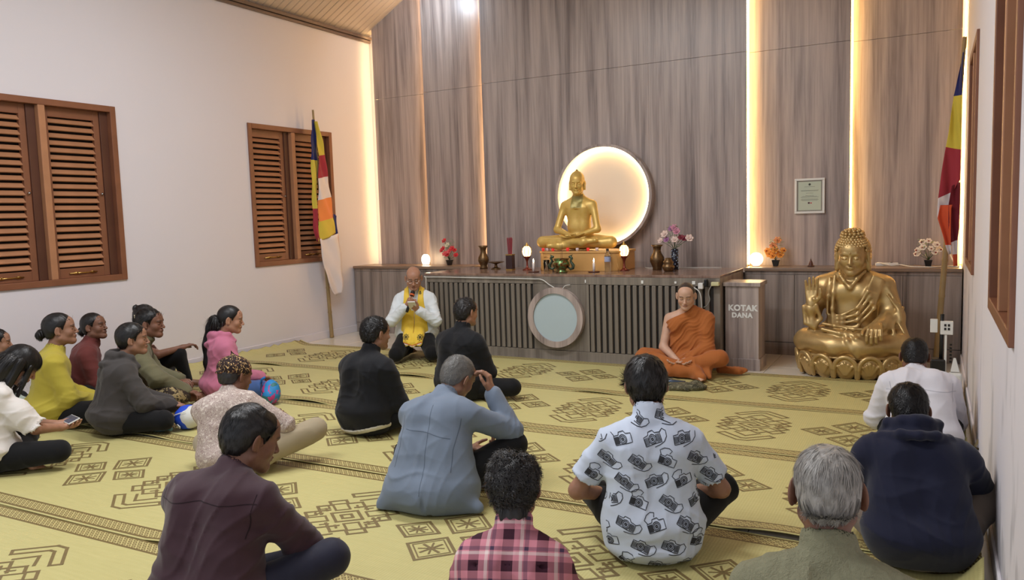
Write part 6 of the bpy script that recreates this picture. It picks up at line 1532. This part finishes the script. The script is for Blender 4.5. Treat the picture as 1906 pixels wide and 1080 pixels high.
person('monk with shaved head in an orange robe sitting cross-legged with closed eyes', (-1.92, 6.84), pi + .06, pm_, 'monk', hres=.0065, hdres=.0032, bare=monk_body, z=.03, extra=robe_extra, ears=1.1,
    hair=hairdo(hairmat('shaved_stubble', rgb(60, 50, 46)), th=.0022, n=1500, len=.003, w=.0007, nape=-.055, front=.050, rough=.0, seed=33),
    tops=[dict(name='robe', mat=robem, fn=robe)],
    legs=dict(mat=robem, name='robe_skirt', seed=33, amp=.011, freq=11, e=.010, h=.0062, extra=[rc((0, .10, .09), (0, .30, .05), .09, .06, .06), rc((-.22, .26, .06), (-.26, .33, .02), .05, .02, .03), rc(pm_.anl, pm_.tol, .055, .045, .03), rc(pm_.anr, pm_.tor, .055, .045, .03), rc((.1, .30, .05), (.3, .26, .05), .06, .05, .04)]),
    handL=dict(d=(.75, .55, -.1), n=(0, 0, 1), curl=.28, thumb=.3), handR=dict(d=(-.75, .55, -.05), n=(0, 0, 1), curl=.28, thumb=.3))

# ------------------------------------------------------------------ things lying on the mats
# ball shaped blue bag and teal cloth
t = thing('round_bag', 'blue and white ball shaped soft bag beside the grey hooded person', 'bag', (-4.66, 3.72, .10))
def ball_mat():
    t = NT('blue_white_bag_cloth'); v = t.coord(); c = t.n('ShaderNodeSeparateXYZ'); t.t.links.new(v, c.inputs[0]); a = t.noise(v, 11, 1, .4)
    k = t.mix(t.math('GREATER_THAN', t.math('ADD', c.outputs[0], t.math('MULTIPLY', a, .10)), .085), rgb(30, 72, 196), rgb(206, 206, 200)); k = t.mix(t.math('LESS_THAN', t.math('ADD', c.outputs[0], t.math('MULTIPLY', a, .12)), .015), k, rgb(18, 18, 26))
    t.out(k, .6); return t.m
V, Q = sdf_mesh([el((0, 0, 0), (.10, .095, .088), k=.01)], .008, fns=[wrinkle(3, .003, 16, (1, 1, 0))], floor=-.082); mk_np('body', V, Q, ball_mat(), t)
m = MB(); m.tube([(-.04, -.088, -.06), (-.05, -.098, .0), (-.015, -.098, .035), (.03, -.09, .05), (.06, -.07, .06)], .004, 6); m.tube([(-.03, -.085, -.05), (.01, -.10, -.03), (.03, -.098, -.045), (.02, -.09, -.06)], .004, 6); m.build('piping', M['white'], t, True)
t = thing('teal_cloth', 'crumpled teal cloth lying between the round bag and the grey hooded person', 'cloth', (-4.78, 3.60, .02))
V, Q = sdf_mesh([rc((-.04, 0, .10), (-.03, .0, .0), .025, .04, .02), rc((-.03, 0, .03), (.08, .0, .02), .03, .02, .03), rc((-.08, -.02, .02), (0, -.02, .02), .025, .03, .03)], .006, fns=[wrinkle(6, .007, 22, (.6, .4, .5))], floor=.0); mk_np('folds', V, Q, fabric('teal_fabric', rgb(104, 138, 140), .9), t)
# bag behind the pink girl
t = thing('child_backpack', 'bright blue and pink small backpack standing beside the pink hooded girl', 'bag', (-4.66, 4.52, .02), -.4)
V, Q = sdf_mesh([el((0, 0, .09), (.10, .07, .10), k=.03), el((.03, -.04, .07), (.07, .05, .07), k=.02)], .007, fns=[wrinkle(7, .004, 18, (1, .3, .3))], floor=.0)
tb = NT('blue_pink_bag_cloth'); v = tb.coord(); a = tb.noise(v, 9, 2, .5, 2.0); b = tb.noise(v, 7, 1)
tb.out(tb.mix(tb.math('GREATER_THAN', a, .56), tb.mix(tb.math('GREATER_THAN', b, .58), rgb(34, 128, 190), rgb(46, 110, 110)), rgb(190, 52, 120)), .6); mk_np('body', V, Q, tb.m, t)
m = MB(); m.tube([(-.09, -.03, .02), (-.11, -.05, .10), (-.06, -.05, .19), (-.02, -.04, .21)], .010, 6); m.build('strap', plain('blue_strap', rgb(30, 110, 180), .6), t, True); m = MB(); m.tube([(-.05, -.055, .17), (.0, -.085, .13), (.05, -.09, .10)], .003, 5); m.build('zip', M['black'], t, True)
# cloth pouch and microphones in front of the monk
t = thing('cloth_pouch', 'rumpled olive brown cloth bag lying on the mat before the monk', 'bag', (-1.76, 6.12, .022), .3)
V, Q = sdf_mesh([el((0, 0, .02), (.17, .07, .045), k=.03), el((-.12, -.01, .02), (.09, .05, .035), k=.03), rc((.10, .03, .04), (.17, .02, .02), .04, .02, .03), rc((-.02, -.05, .03), (.03, -.07, .01), .025, .012, .02)], .006, fns=[wrinkle(9, .009, 24, (1, .6, .3))], floor=.0); mk_np('body', V, Q, capcloth('olive_camouflage_cloth', rgb(88, 84, 66), (rgb(126, 120, 96), rgb(60, 58, 44)), 24), t)
m = MB(); m.tube([(.13, .03, .05), (.19, .04, .02), (.21, .0, .01)], .003, 5); m.build('cord', plain('tan_cord', rgb(170, 150, 110), .7), t, True)
def mic(label, loc, rz, ring):
    t = thing('microphone', label, 'microphone', loc, rz)
    MB().ball((0, 0, 0), .024, 14, 10).build('grille', plain('dark_mesh_grille', rgb(44, 36, 34), .5), t, True)
    MB().tube([(.016, 0, 0), (.034, 0, 0), (.038, 0, 0)], [.026, .026, .02], 16).build('ring', ring, t, True)
    MB().tube([(.03, 0, 0), (.12, 0, -.002), (.24, 0, -.006)], [.019, .017, .014], 16).build('handle', plain('grey_blue_handle', rgb(70, 84, 104), .3, .4), t, True)
mic('handheld microphone with blue ring lying left of the camera shirt man head', (-2.31, 6.34, .052), .25, plain('blue_ring', rgb(70, 120, 200), .4))
mic('second handheld microphone lying against the cloth bag before the monk', (-2.02, 6.22, .056), .15, M['steel'])
